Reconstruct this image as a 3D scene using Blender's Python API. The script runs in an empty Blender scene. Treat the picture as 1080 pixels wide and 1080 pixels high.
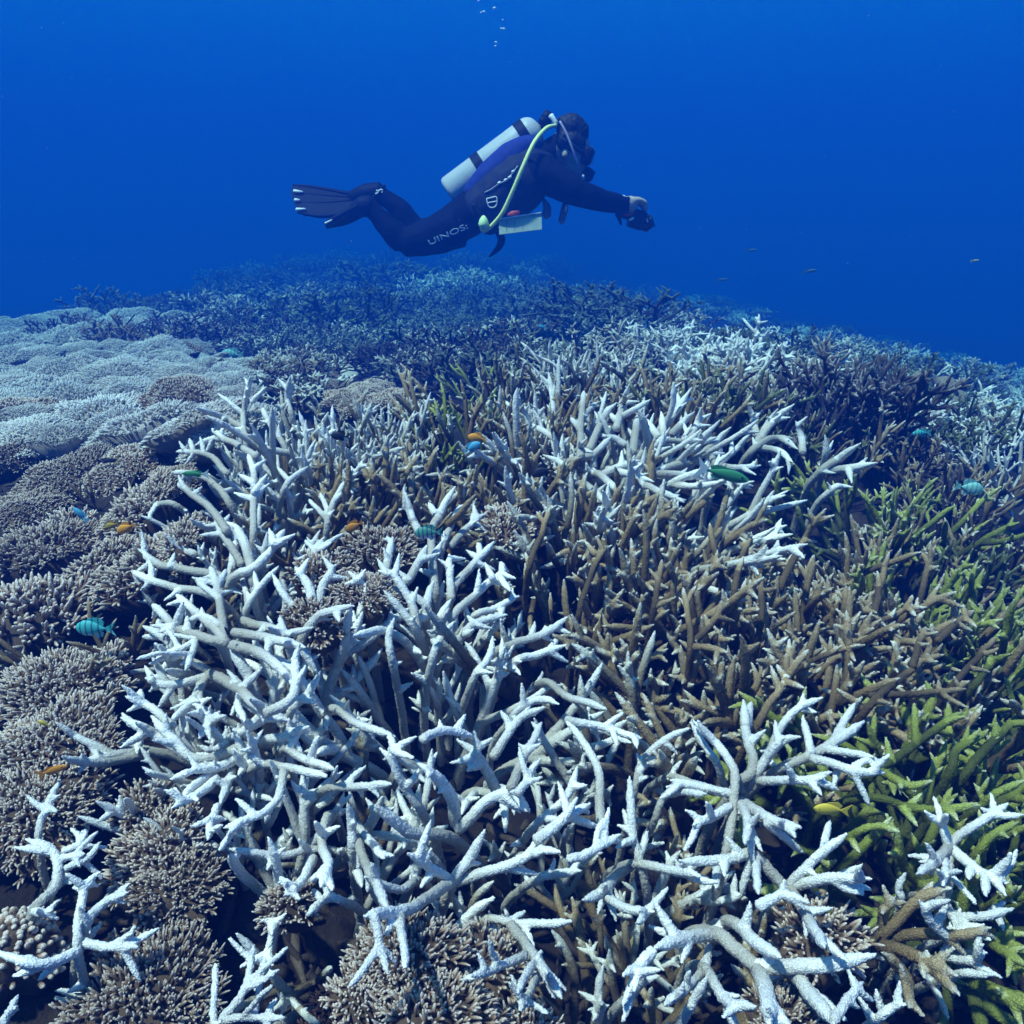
import bpy, bmesh, math, random
import numpy as np
from mathutils import Vector, Matrix, Quaternion, noise as mnoise

R = math.radians
S = bpy.context.scene
COL = S.collection
rng = np.random.default_rng(7)

# ---------------------------------------------------------------- camera, sky, sun, exposure
PITCH, FPX = 20.0, 850.0            # looking down; focal length in pixels of the 1080 frame
cam_d = bpy.data.cameras.new('camera')
cam_d.sensor_width = 36.0
cam_d.lens = 36.0 * FPX / 1080.0
cam_d.clip_start, cam_d.clip_end = 0.05, 400.0
cam = bpy.data.objects.new('camera', cam_d)
COL.objects.link(cam)
cam.location = (0, 0, 0)
cam.rotation_euler = (R(90 - PITCH), 0, 0)
S.camera = cam

SUN_EL, SUN_AZ = 66.0, -120.0       # where the sun stands, measured from +Y towards +X: high on the left, a little behind
w = bpy.data.worlds.new('World'); S.world = w; w.use_nodes = True
nt = w.node_tree
bg = nt.nodes['Background']
sky = nt.nodes.new('ShaderNodeTexSky')
sky.sky_type = 'NISHITA'; sky.sun_disc = False
sky.sun_elevation = R(SUN_EL)
SUN_DIR = Vector((math.sin(R(SUN_AZ)) * math.cos(R(SUN_EL)), math.cos(R(SUN_AZ)) * math.cos(R(SUN_EL)), math.sin(R(SUN_EL))))
sky.sun_rotation = math.atan2(SUN_DIR.x, SUN_DIR.y)
nt.links.new(sky.outputs[0], bg.inputs[0]); bg.inputs[1].default_value = 0.055
sl = bpy.data.lights.new('sun', 'SUN'); sl.energy = 5.0; sl.angle = R(3.0); sl.color = (1.0, 0.46, 0.66)
so = bpy.data.objects.new('sun', sl); COL.objects.link(so)
so.rotation_euler = SUN_DIR.to_track_quat('Z', 'Y').to_euler()
so.location = (0, 0, 5)
S.view_settings.view_transform = 'Standard'; S.view_settings.look = 'None'
S.view_settings.exposure = 2.42; S.view_settings.gamma = 1.0
S.view_settings.use_curve_mapping = False
cy = S.cycles
cy.use_denoising = True
cy.max_bounces = 5; cy.diffuse_bounces = 3; cy.glossy_bounces = 2; cy.transmission_bounces = 3
cy.volume_bounces = 1; cy.transparent_max_bounces = 6
cy.caustics_reflective = False; cy.caustics_refractive = False

# ---------------------------------------------------------------- pixels of the photograph as rays
cp, sp = math.cos(R(PITCH)), math.sin(R(PITCH))
FWD, UP, RIGHT = np.array((0, cp, -sp)), np.array((0, sp, cp)), np.array((1.0, 0, 0))
def ray(px, py):
    d = FWD * FPX + RIGHT * (px - 540) + UP * (540 - py)
    return d / np.linalg.norm(d)
def at_dist(px, py, d):
    return ray(px, py) * d
def at_y(px, py, y):
    r = ray(px, py); return r * (y / r[1])

# ---------------------------------------------------------------- the shape of the reef: height of the coral canopy and its thickness
CTRL = [  # px, py, distance, canopy thickness
 (540,1080,.78,.12),(0,1080,.80,.05),(1080,1080,.86,.14),(270,1080,.80,.08),(820,1080,.80,.14),
 (0,850,.97,.05),(130,860,.92,.06),(240,850,.84,.12),(400,850,.80,.20),(600,850,.86,.18),(850,850,.84,.18),(1060,850,1.0,.14),
 (0,700,1.18,.05),(110,700,1.12,.07),(230,700,.94,.16),(450,650,.96,.22),(640,680,1.08,.20),(850,680,1.16,.18),(1060,680,1.38,.16),
 (0,560,1.68,.05),(110,560,1.55,.05),(250,520,1.24,.18),(400,500,1.36,.18),(600,560,1.30,.18),(800,560,1.52,.20),(1060,560,1.9,.16),
 (0,450,2.6,.05),(140,450,2.3,.05),(270,430,1.55,.16),(430,440,1.72,.16),(650,450,1.62,.20),(800,450,1.95,.20),(930,450,2.3,.18),(1060,470,2.4,.16),
 (812,532,1.66,.29),(655,625,1.13,.30),(0,390,4.2,.05),(150,380,4.0,.05),(300,395,3.6,.06),(450,400,2.9,.12),(620,370,2.6,.20),(750,350,3.7,.20),(900,380,3.2,.2),(1060,420,4.0,.16),
 (0,345,7.2,.06),(200,345,7.0,.06),(400,362,6.0,.10),(480,352,6.2,.12),(560,345,5.4,.14),(700,324,6.2,.18),(820,342,6.8,.18),(950,374,7.2,.16),(1070,404,8,.14),
 (0,332,11,.08),(100,329,12,.1),(200,318,12,.12),(300,310,12,.12),(400,305,12,.12),(550,308,12,.12),(300,289,19,.1),(400,281,19,.1),(550,286,19,.1),(650,316,14,.12),(850,338,16,.12),(1000,376,15,.12),
 (0,328,26,.1),(200,298,28,.1),(400,266,30,.1),(300,276,29,.1),(550,270,30,.1),(650,292,28,.1),(850,334,26,.1),(1060,390,22,.1)]
def _polar(p): return math.atan2(p[0], p[1]) * 1.6, math.log(max(math.hypot(p[0], p[1]), 1e-3))
_P = np.array([at_dist(a, b, d) for a, b, d, t in CTRL])
_U = np.array([_polar(p) for p in _P])
_V = np.stack([_P[:, 2], np.array([c[3] for c in CTRL])], 1)
def _phi(r2): return np.sqrt(r2 + 0.02)
def _fit():
    n = len(_U); A = np.zeros((n + 3, n + 3))
    d2 = ((_U[:, None] - _U[None]) ** 2).sum(-1)
    A[:n, :n] = _phi(d2) - np.eye(n) * 0.03
    A[:n, n] = 1; A[:n, n + 1:] = _U; A[n, :n] = 1; A[n + 1:, :n] = _U.T
    b = np.zeros((n + 3, 2)); b[:n] = _V
    return np.linalg.solve(A, b)
_W = _fit()
def reef(x, y):
    """canopy height and thickness at world points"""
    x = np.atleast_1d(np.asarray(x, float)); y = np.atleast_1d(np.asarray(y, float))
    th = np.clip(np.arctan2(x, y), -R(44), R(44)) * 1.6
    r = np.hypot(x, y); lr = np.log(np.clip(r, .6, 29.0))
    q = np.stack([th, lr], 1)
    d2 = ((q[:, None] - _U[None]) ** 2).sum(-1)
    v = _phi(d2) @ _W[:-3] + _W[-3] + q @ _W[-2:]
    z = v[:, 0] - np.clip(r - 28, 0, None) * 0.12
    return z, np.clip(v[:, 1], .04, .38)
def canopy(x, y): return float(reef(x, y)[0][0])
def ground(x, y):
    z, t = reef(x, y); return float(z[0] - t[0])
def at(px, py, lift=0.0):
    """where the ray of a pixel meets the canopy (raised by lift)"""
    r = ray(px, py)
    ds = np.exp(np.linspace(math.log(.45), math.log(45), 450))
    p = r[None] * ds[:, None]
    f = p[:, 2] - reef(p[:, 0], p[:, 1])[0] - lift
    k = np.argmax(f < 0)
    if f[k] >= 0: k = len(ds) - 1
    if k == 0: return p[0]
    t = f[k - 1] / (f[k - 1] - f[k] + 1e-9)
    return p[k - 1] + (p[k] - p[k - 1]) * min(max(t, 0), 1)

# ---------------------------------------------------------------- names and labels
def tag(o, label=None, cat=None, group=None, kind=None):
    if label: o['label'] = label
    if cat: o['category'] = cat
    if group: o['group'] = group
    if kind: o['kind'] = kind
    return o
def empty(name, loc):
    o = bpy.data.objects.new(name, None); COL.objects.link(o); o.location = loc; o.empty_display_size = .05
    return o
def link(name, me, mat=None, parent=None, loc=None, objmat=False):
    o = bpy.data.objects.new(name, me); COL.objects.link(o)
    if parent is not None: o.parent = parent
    if loc is not None: o.location = loc
    if mat is not None:
        if not me.materials: me.materials.append(mat)
        if objmat:
            o.material_slots[0].link = 'OBJECT'; o.material_slots[0].material = mat
    return o
def mesh(name, verts, faces, smooth=True):
    me = bpy.data.meshes.new(name)
    me.from_pydata([tuple(v) for v in verts], [], [tuple(f) for f in faces])
    if smooth: me.polygons.foreach_set('use_smooth', np.ones(len(me.polygons), bool))
    me.update(); return me

# ---------------------------------------------------------------- materials
def new_mat(name, rough=.6):
    m = bpy.data.materials.new(name); m.use_nodes = True
    b = m.node_tree.nodes['Principled BSDF']; b.inputs['Roughness'].default_value = rough
    b.inputs['Specular IOR Level'].default_value = .25
    return m, m.node_tree, b
def N(nt, t, **k):
    n = nt.nodes.new(t)
    for a, v in k.items(): setattr(n, a, v)
    return n
def ramp(nt, stops, interp='LINEAR'):
    n = nt.nodes.new('ShaderNodeValToRGB'); n.color_ramp.interpolation = interp
    e = n.color_ramp.elements
    while len(e) < len(stops): e.new(.5)
    for s, (p, c) in zip(e, stops):
        s.position = p; s.color = (c, c, c, 1) if isinstance(c, (int, float)) else (*c, 1)
    return n
def mixc(nt, a, b, f, mode='MIX'):
    n = N(nt, 'ShaderNodeMix', data_type='RGBA', blend_type=mode); L = nt.links
    for s, v in ((6, a), (7, b), (0, f)):
        if hasattr(v, 'links'): L.new(v, n.inputs[s])
        else: n.inputs[s].default_value = v if s == 0 else (*v, 1)
    return n.outputs[2]
def plain(name, c, rough=.5, noise=.0, scale=40, metal=0.0, bump=0.0):
    m, nt, b = new_mat(name, rough); b.inputs['Metallic'].default_value = metal
    if noise or bump:
        tc = N(nt, 'ShaderNodeTexCoord'); n = N(nt, 'ShaderNodeTexNoise'); n.inputs['Scale'].default_value = scale
        n.inputs['Detail'].default_value = 5
        nt.links.new(tc.outputs['Object'], n.inputs['Vector'])
        r = ramp(nt, [(.3, tuple(x * (1 - noise) for x in c)), (.7, tuple(min(1, x * (1 + noise)) for x in c))])
        nt.links.new(n.outputs[0], r.inputs[0]); nt.links.new(r.outputs[0], b.inputs['Base Color'])
        if bump:
            bp = N(nt, 'ShaderNodeBump'); bp.inputs['Strength'].default_value = bump; bp.inputs['Distance'].default_value = .004
            nt.links.new(n.outputs[0], bp.inputs['Height']); nt.links.new(bp.outputs[0], b.inputs['Normal'])
    else: b.inputs['Base Color'].default_value = (*c, 1)
    return m
def coral_mat(name, stops, cell=620.0, var=.14, blotch=.18, dots=.40):
    """stops along the branch: 0 = old stem ... 1 = growing tip; pale and dark corallites, worn blotches"""
    m, nt, b = new_mat(name, .75); L = nt.links
    at_ = N(nt, 'ShaderNodeAttribute', attribute_name='tip')
    tc = N(nt, 'ShaderNodeTexCoord')
    n1 = N(nt, 'ShaderNodeTexNoise'); n1.inputs['Scale'].default_value = 34; n1.inputs['Detail'].default_value = 4
    L.new(tc.outputs['Object'], n1.inputs['Vector'])
    oi = N(nt, 'ShaderNodeObjectInfo')
    ma = N(nt, 'ShaderNodeMath', operation='MULTIPLY_ADD'); ma.inputs[1].default_value = blotch; L.new(n1.outputs[0], ma.inputs[0])
    m0 = N(nt, 'ShaderNodeMath', operation='MULTIPLY_ADD'); m0.inputs[1].default_value = .14; m0.inputs[2].default_value = -.07 - blotch * .5
    L.new(oi.outputs['Random'], m0.inputs[0]); L.new(m0.outputs[0], ma.inputs[2])
    ad = N(nt, 'ShaderNodeMath', operation='ADD'); L.new(at_.outputs['Fac'], ad.inputs[0]); L.new(ma.outputs[0], ad.inputs[1])
    r = ramp(nt, stops); L.new(ad.outputs[0], r.inputs[0])
    vo = N(nt, 'ShaderNodeTexVoronoi'); vo.inputs['Scale'].default_value = cell
    L.new(tc.outputs['Object'], vo.inputs['Vector'])
    vr = ramp(nt, [(.1, 1 + dots * .35), (.55, 1 - dots)]); L.new(vo.outputs['Distance'], vr.inputs[0])
    c = mixc(nt, r.outputs[0], vr.outputs[0], 1.0, 'MULTIPLY')
    hv = N(nt, 'ShaderNodeHueSaturation'); L.new(c, hv.inputs['Color'])
    mv = N(nt, 'ShaderNodeMapRange'); mv.inputs[3].default_value = 1 - var; mv.inputs[4].default_value = 1 + var
    L.new(oi.outputs['Random'], mv.inputs[0]); L.new(mv.outputs[0], hv.inputs['Value'])
    L.new(hv.outputs[0], b.inputs['Base Color'])
    bp = N(nt, 'ShaderNodeBump'); bp.inputs['Strength'].default_value = .7; bp.inputs['Distance'].default_value = .0012
    bp.invert = True
    L.new(vo.outputs['Distance'], bp.inputs['Height']); L.new(bp.outputs[0], b.inputs['Normal'])
    return m
WHITE = (.80, .80, .78)
M = {}
M['white']  = coral_mat('bleached_coral',  [(0, (.46, .43, .39)), (.22, (.60, .58, .55)), (.48, (.76, .75, .74)), (.85, (.83, .83, .82))], dots=.28, blotch=.35)
M['pale']   = coral_mat('half_bleached_coral', [(0, (.13, .095, .06)), (.35, (.27, .21, .14)), (.62, (.52, .47, .38)), (.9, (.80, .79, .74))], blotch=.35)
M['brown']  = coral_mat('brown_coral',  [(0, (.11, .074, .036)), (.5, (.30, .205, .105)), (.84, (.42, .315, .19)), (1.0, (.74, .71, .63))])
M['green']  = coral_mat('olive_coral',  [(0, (.08, .095, .016)), (.5, (.25, .285, .045)), (.86, (.36, .40, .10)), (1.0, (.58, .60, .34))])
M['moss']   = coral_mat('moss_green_coral', [(0, (.03, .035, .014)), (.55, (.075, .095, .03)), (.86, (.13, .155, .055)), (1.0, (.45, .48, .32))])
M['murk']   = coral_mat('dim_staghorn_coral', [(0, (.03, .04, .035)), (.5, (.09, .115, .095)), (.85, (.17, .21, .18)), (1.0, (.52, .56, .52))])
M['weed']   = coral_mat('red_brown_weed', [(0, (.018, .010, .008)), (.6, (.05, .026, .02)), (1.0, (.11, .06, .045))])
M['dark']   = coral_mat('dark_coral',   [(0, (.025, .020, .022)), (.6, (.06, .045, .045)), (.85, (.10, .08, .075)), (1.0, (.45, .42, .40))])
M['finger'] = coral_mat('finger_coral', [(0, (.045, .030, .020)), (.35, (.25, .16, .11)), (.68, (.56, .41, .32)), (.95, (.86, .74, .65))], cell=600, blotch=.2)
M['fingerp']= coral_mat('pale_finger_coral', [(0, (.34, .30, .28)), (.35, (.62, .57, .55)), (.7, (.78, .75, .735)), (1.0, (.85, .84, .83))], cell=600, blotch=.2)
M['boulder']= coral_mat('boulder_coral', [(0, (.16, .13, .10)), (1, (.30, .25, .20))], cell=160)
# ---------------------------------------------------------------- growing coral branches
def norm(v): return v / (np.linalg.norm(v) + 1e-12)
def perp(v):
    a = np.array((0, 0, 1.0)) if abs(v[2]) < .9 else np.array((1.0, 0, 0))
    return norm(np.cross(v, a))
def rotv(v, axis, ang):
    c, s = math.cos(ang), math.sin(ang)
    return v * c + np.cross(axis, v) * s + axis * np.dot(axis, v) * (1 - c)
def tip_radii(pts, r0, r1, blunt=.0015, cone=.19):
    """radii of a tapering branch that ends in a cone; also the distance to the tip"""
    seg = np.linalg.norm(np.diff(pts, axis=0), axis=1)
    s = np.concatenate([np.cumsum(seg[::-1])[::-1], [0]])
    t = 1 - s / max(s[0], 1e-9)
    r = r0 + (r1 - r0) * t
    return np.minimum(r, blunt + s * cone), s
def resample(pts, step):
    pts = np.asarray(pts, float)
    if len(pts) > 2:                                   # Catmull-Rom through the given points
        P = np.vstack([2 * pts[0] - pts[1], pts, 2 * pts[-1] - pts[-2]]); out = []
        for i in range(1, len(P) - 2):
            n = max(2, int(np.linalg.norm(P[i + 1] - P[i]) / step) + 1)
            for t in np.linspace(0, 1, n, endpoint=False):
                out.append(.5 * (2 * P[i] + (P[i+1] - P[i-1]) * t + (2*P[i-1] - 5*P[i] + 4*P[i+1] - P[i+2]) * t**2 + (3*P[i] - P[i-1] - 3*P[i+1] + P[i+2]) * t**3))
        out.append(pts[-1]); return np.array(out)
    n = max(3, int(np.linalg.norm(pts[1] - pts[0]) / step) + 1)
    return pts[0] + (pts[1] - pts[0]) * np.linspace(0, 1, n)[:, None]
def curve_from(rg, p, d, L, bend, step=.008, up=0.0):
    n = max(3, int(L / step)); pts = [np.array(p, float)]; d = norm(np.array(d, float))
    k = norm(rg.normal(size=3)) * bend
    for i in range(n):
        d = norm(d + k * (L / n) / max(L, .03) + rg.normal(size=3) * .05 + np.array((0, 0, up)) * (L / n) / .1)
        pts.append(pts[-1] + d * L / n)
    return np.array(pts)
def grow(seed, L=.22, r0=.0085, r1=.0062, nside=6, ang=(38, 68), star=(2, 5), side_len=.42, tilt=0.0, sub=.7, t0=.22, tl=(.018, .036)):
    """one staghorn branch: list of (points, radii, distance to the nearest tip)"""
    rg = np.random.default_rng(seed); out = []
    main = curve_from(rg, (0, 0, 0), norm(np.array((math.sin(tilt), 0, math.cos(tilt)))), L, .55)
    r, s = tip_radii(main, r0, r1); out.append((main, r, s))
    az = rg.uniform(0, 6.28)
    def whorl(pts, rr, k, lmin, lmax):
        a0 = rg.uniform(0, 6.28)
        for j in range(k):
            i = int(len(pts) - 1 - rg.uniform(.012, .04) / max(np.linalg.norm(pts[1] - pts[0]), 1e-4)); i = max(1, min(len(pts) - 2, i))
            d = norm(pts[i + 1] - pts[i - 1]); q = rotv(perp(d), d, a0 + j * 6.28 / k + rg.uniform(-.4, .4))
            a = R(rg.uniform(38, 70)); v = d * math.cos(a) + q * math.sin(a); l = rg.uniform(lmin, lmax)
            c = curve_from(rg, pts[i], v, l, .4, .006); x, y = tip_radii(c, rr * .82, rr * .75); out.append((c, x, y))
    for j in range(nside):
        t = t0 + (.84 - t0) * (j + rg.uniform(0, .8)) / nside
        i = max(1, min(len(main) - 2, int(t * (len(main) - 1))))
        d = norm(main[i + 1] - main[i - 1]); az += 2.4 + rg.uniform(-.5, .5)
        q = rotv(perp(d), d, az); a = R(rg.uniform(*ang)); v = d * math.cos(a) + q * math.sin(a)
        l = L * side_len * (1.15 - .8 * t) * rg.uniform(.6, 1.35) + .015
        c = curve_from(rg, main[i], v, l, .6, up=.12); rr = r[i] * .88
        x, y = tip_radii(c, rr, max(rr * .8, .0045)); out.append((c, x, y))
        if l > .05 and rg.uniform() < sub: whorl(c, r1 * .9, int(rg.integers(1, 4)), *tl)
        elif l > .03 and rg.uniform() < .5: whorl(c, .005, 1, .012, .022)
    whorl(main, r1, int(rg.integers(*star)), *tl)
    return out
def tubes(polys, k=8):
    V, F, b = [], [], 0
    for pts, rad, _ in polys:
        n = len(pts); T = np.gradient(pts, axis=0); T /= np.linalg.norm(T, axis=1)[:, None] + 1e-12
        u = perp(T[0]); ring = np.linspace(0, 2 * math.pi, k, endpoint=False)
        for i in range(n):
            u = norm(u - T[i] * np.dot(u, T[i])); v = np.cross(T[i], u)
            V.append(pts[i] + (np.cos(ring)[:, None] * u + np.sin(ring)[:, None] * v) * rad[i])
        for i in range(n - 1):
            for j in range(k):
                a, c = b + i * k + j, b + i * k + (j + 1) % k
                F.append((a, c, c + k, a + k))
        V.append(pts[:1] - T[0] * rad[0] * .6); V.append(pts[-1:] + T[-1] * rad[-1] * .8)
        e = b + n * k
        for j in range(k):
            F.append((b + (j + 1) % k, b + j, e)); F.append((b + (n - 1) * k + j, b + (n - 1) * k + (j + 1) % k, e + 1))
        b = e + 2
    return np.vstack(V), F
def tip_value(co, polys, reach):
    sk = np.vstack([p[0] for p in polys]); s = np.concatenate([p[2] for p in polys]); out = np.empty(len(co), np.float32)
    for i in range(0, len(co), 4000):
        d = ((co[i:i + 4000, None] - sk[None]) ** 2).sum(-1); out[i:i + 4000] = s[d.argmin(1)]
    return np.clip(1 - out / reach, 0, 1)
def set_tip(me, vals):
    a = me.attributes.get('tip') or me.attributes.new('tip', 'FLOAT', 'POINT')
    a.data.foreach_set('value', np.ascontiguousarray(vals, np.float32))
_jobs = []
def fuse(name, polys, voxel, reach=.085, rough=.0005):
    """queue a branch: its tubes are fused to one skin when run_fuse() is called"""
    V, F = tubes(polys); me = mesh(name, V, F); o = bpy.data.objects.new(name, me)
    md = o.modifiers.new('r', 'REMESH'); md.mode = 'VOXEL'; md.voxel_size = voxel; md.use_smooth_shade = True
    sm = o.modifiers.new('s', 'SMOOTH'); sm.factor = .5; sm.iterations = 2
    _jobs.append((o, name, polys, reach, rough)); return len(_jobs) - 1
def run_fuse():
    res = []
    tmp = bpy.data.collections.new('tmp'); COL.children.link(tmp)
    for j in _jobs: tmp.objects.link(j[0])
    dg = bpy.context.evaluated_depsgraph_get(); dg.update()
    for o, name, polys, reach, rough in _jobs:
        me = bpy.data.meshes.new_from_object(o.evaluated_get(dg)); me.name = name
        n = len(me.vertices); co = np.empty(n * 3, np.float32); me.vertices.foreach_get('co', co); co = co.reshape(-1, 3)
        no = np.empty(n * 3, np.float32); me.vertices.foreach_get('normal', no); no = no.reshape(-1, 3)
        set_tip(me, tip_value(co, polys, reach))
        co = co + no * (rng.random((n, 1)).astype(np.float32) ** 2 * 2.2 - .5) * rough
        me.vertices.foreach_set('co', co.ravel()); me.polygons.foreach_set('use_smooth', np.ones(len(me.polygons), bool))
        me.update(); res.append(me)
    olds = [(j[0], j[0].data) for j in _jobs]
    for o, d in olds: bpy.data.objects.remove(o); bpy.data.meshes.remove(d)
    bpy.data.collections.remove(tmp); _jobs.clear()
    return res
def fingers(seed, rad=.12, n=420, h=.022, r=.0031, dome=.035, lumps=0.3, sides=6, spread=.75, fork=.5):
    """a head of short fingers on a low dome: (dome mesh, fingers mesh)"""
    rg = np.random.default_rng(seed)
    ang = np.linspace(0, 2 * math.pi, 40, endpoint=False)
    ph = rg.uniform(0, 6.28, 5); am = rg.uniform(.04, .16, 5)
    def edge(a): return rad * (1 + sum(am[k] * np.sin((k + 2) * a + ph[k]) for k in range(5)) * .8)
    def dz(x, y, q): return dome * (1 - q * q) + lumps * .012 * math.sin(x * 40 + ph[0]) * math.cos(y * 37 + ph[1])
    V = [(0, 0, dome - .004)]; F = []; rings = 9
    for i in range(1, rings + 1):
        q = i / rings
        for a in ang:
            e = edge(a); x, y = math.cos(a) * e * q, math.sin(a) * e * q; V.append((x, y, dz(x, y, q) - .004))
    m = len(ang)
    for a in ang:
        e = edge(a) * .45; V.append((math.cos(a) * e, math.sin(a) * e, -.09))
    V.append((0, 0, -.12))
    for j in range(m): F.append((0, 1 + j, 1 + (j + 1) % m))
    for i in range(rings):
        for j in range(m):
            a, b = 1 + i * m + j, 1 + i * m + (j + 1) % m; F.append((a, a + m, b + m, b))
    for j in range(m):
        a, b = 1 + rings * m + j, 1 + rings * m + (j + 1) % m; F.append((a, len(V) - 1, b))
    base = mesh('coral_dome', V, F); set_tip(base, np.clip(np.array([.12] * len(V)), 0, 1))
    FV, FF, T = [], [], []; b0 = 0
    prof = [(0, 1.05, 0), (.4, 1.0, .4), (.74, .95, .75), (.94, .62, 1.0)]
    ring = np.linspace(0, 2 * math.pi, sides, endpoint=False)
    def one(p, d, l, rr):
        nonlocal b0
        u = perp(d); v = np.cross(d, u); bend = rg.normal(size=3) * .12
        for t, k, tv in prof:
            c = p + d * l * t + bend * l * t * t
            for a in ring:
                FV.append(c + (u * math.cos(a) + v * math.sin(a)) * rr * k); T.append(tv)
        FV.append(p + d * l * 1.02 + bend * l); T.append(1.0)
        for i in range(len(prof) - 1):
            for j in range(sides):
                a, c = b0 + i * sides + j, b0 + i * sides + (j + 1) % sides; FF.append((a, c, c + sides, a + sides))
        e = b0 + len(prof) * sides
        for j in range(sides): FF.append((e - sides + j, e - sides + (j + 1) % sides, e))
        b0 = e + 1
    for i in range(n):
        q = math.sqrt((i + .5) / n); a = i * 2.399963 + rg.uniform(-.25, .25)
        e = edge(a); q2 = min(1, q + rg.normal() * .02); x, y = math.cos(a) * e * q2, math.sin(a) * e * q2
        p = np.array((x, y, dz(x, y, q2) - .006))
        d = norm(np.array((math.cos(a) * q2 * spread * 1.5, math.sin(a) * q2 * spread * 1.5, 1.0 - .45 * q2)) + rg.normal(size=3) * .16)
        l = h * rg.uniform(.75, 1.3) * (1 + .35 * q2); rr = r * rg.uniform(.8, 1.2)
        one(p, d, l, rr)
        for _k in range(int(fork + rg.uniform())):
            q_ = rotv(perp(d), d, rg.uniform(0, 6.28)); one(p + d * l * rg.uniform(.25, .5), norm(d + q_ * .8), l * .5, rr * .85)
    fm = mesh('fingers', FV, FF); set_tip(fm, np.array(T))
    return base, fm
# ---------------------------------------------------------------- the setting: water and sea bed
def box_mesh(name, lo, hi):
    v = [(x, y, z) for z in (lo[2], hi[2]) for y in (lo[1], hi[1]) for x in (lo[0], hi[0])]
    return mesh(name, v, [(0, 2, 3, 1), (4, 5, 7, 6), (0, 1, 5, 4), (1, 3, 7, 5), (3, 2, 6, 7), (2, 0, 4, 6)], smooth=False)
wm = bpy.data.materials.new('blue_water'); wm.use_nodes = True
wn = wm.node_tree; wn.nodes.clear()
wo = wn.nodes.new('ShaderNodeOutputMaterial'); wv = wn.nodes.new('ShaderNodeVolumePrincipled')
wv.inputs['Color'].default_value = (.004, .056, .42, 1)
wv.inputs['Absorption Color'].default_value = (0, .32, .26, 1)
wv.inputs['Density'].default_value = .165
wv.inputs['Anisotropy'].default_value = 0.0
wn.links.new(wv.outputs[0], wo.inputs['Volume'])
hz = link('haze', box_mesh('haze', (-95, -95, -14), (95, 95, 9.5)), wm)
tag(hz, 'clear blue sea water filling the whole view', kind='stuff')

def build_ground():
    na, nr = 420, 190
    th = np.linspace(-math.pi, math.pi, na, endpoint=False)
    rr = np.exp(np.linspace(math.log(.12), math.log(85), nr))
    T, Rr = np.meshgrid(th, rr); x = (np.sin(T) * Rr).ravel(); y = (np.cos(T) * Rr).ravel()
    z, t = reef(x, y); z = z - t
    nz = np.array([mnoise.fractal(Vector((a * 7, b * 7, 3)), .9, 2.1, 5) for a, b in zip(x, y)])
    nl = np.array([mnoise.noise(Vector((a * 1.7, b * 1.7, 9))) for a, b in zip(x, y)])
    z = z + nz * np.clip(.02 + t * .12, 0, .05) + nl * .04 - .012
    V = np.stack([x, y, z], 1); F = []
    for i in range(nr - 1):
        for j in range(na):
            a, b = i * na + j, i * na + (j + 1) % na; F.append((a, b, b + na, a + na))
    V = np.vstack([V, [[0, 0, float(z[:na].mean())]]])
    for j in range(na): F.append((len(V) - 1, (j + 1) % na, j))
    me = mesh('seabed', V, F)
    m, nt, b = new_mat('reef_rubble', .9); L = nt.links
    tc = N(nt, 'ShaderNodeTexCoord')
    n1 = N(nt, 'ShaderNodeTexNoise'); n1.inputs['Scale'].default_value = 9; n1.inputs['Detail'].default_value = 8; n1.inputs['Roughness'].default_value = .7
    v1 = N(nt, 'ShaderNodeTexVoronoi'); v1.inputs['Scale'].default_value = 60
    L.new(tc.outputs['Object'], n1.inputs['Vector']); L.new(tc.outputs['Object'], v1.inputs['Vector'])
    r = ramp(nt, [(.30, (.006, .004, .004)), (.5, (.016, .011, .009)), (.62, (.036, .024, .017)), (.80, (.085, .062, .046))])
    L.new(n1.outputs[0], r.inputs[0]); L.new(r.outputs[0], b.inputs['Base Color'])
    bp = N(nt, 'ShaderNodeBump'); bp.inputs['Distance'].default_value = .02
    L.new(n1.outputs[0], bp.inputs['Height']); L.new(bp.outputs[0], b.inputs['Normal'])
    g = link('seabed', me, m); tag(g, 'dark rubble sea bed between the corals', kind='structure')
build_ground()
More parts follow.
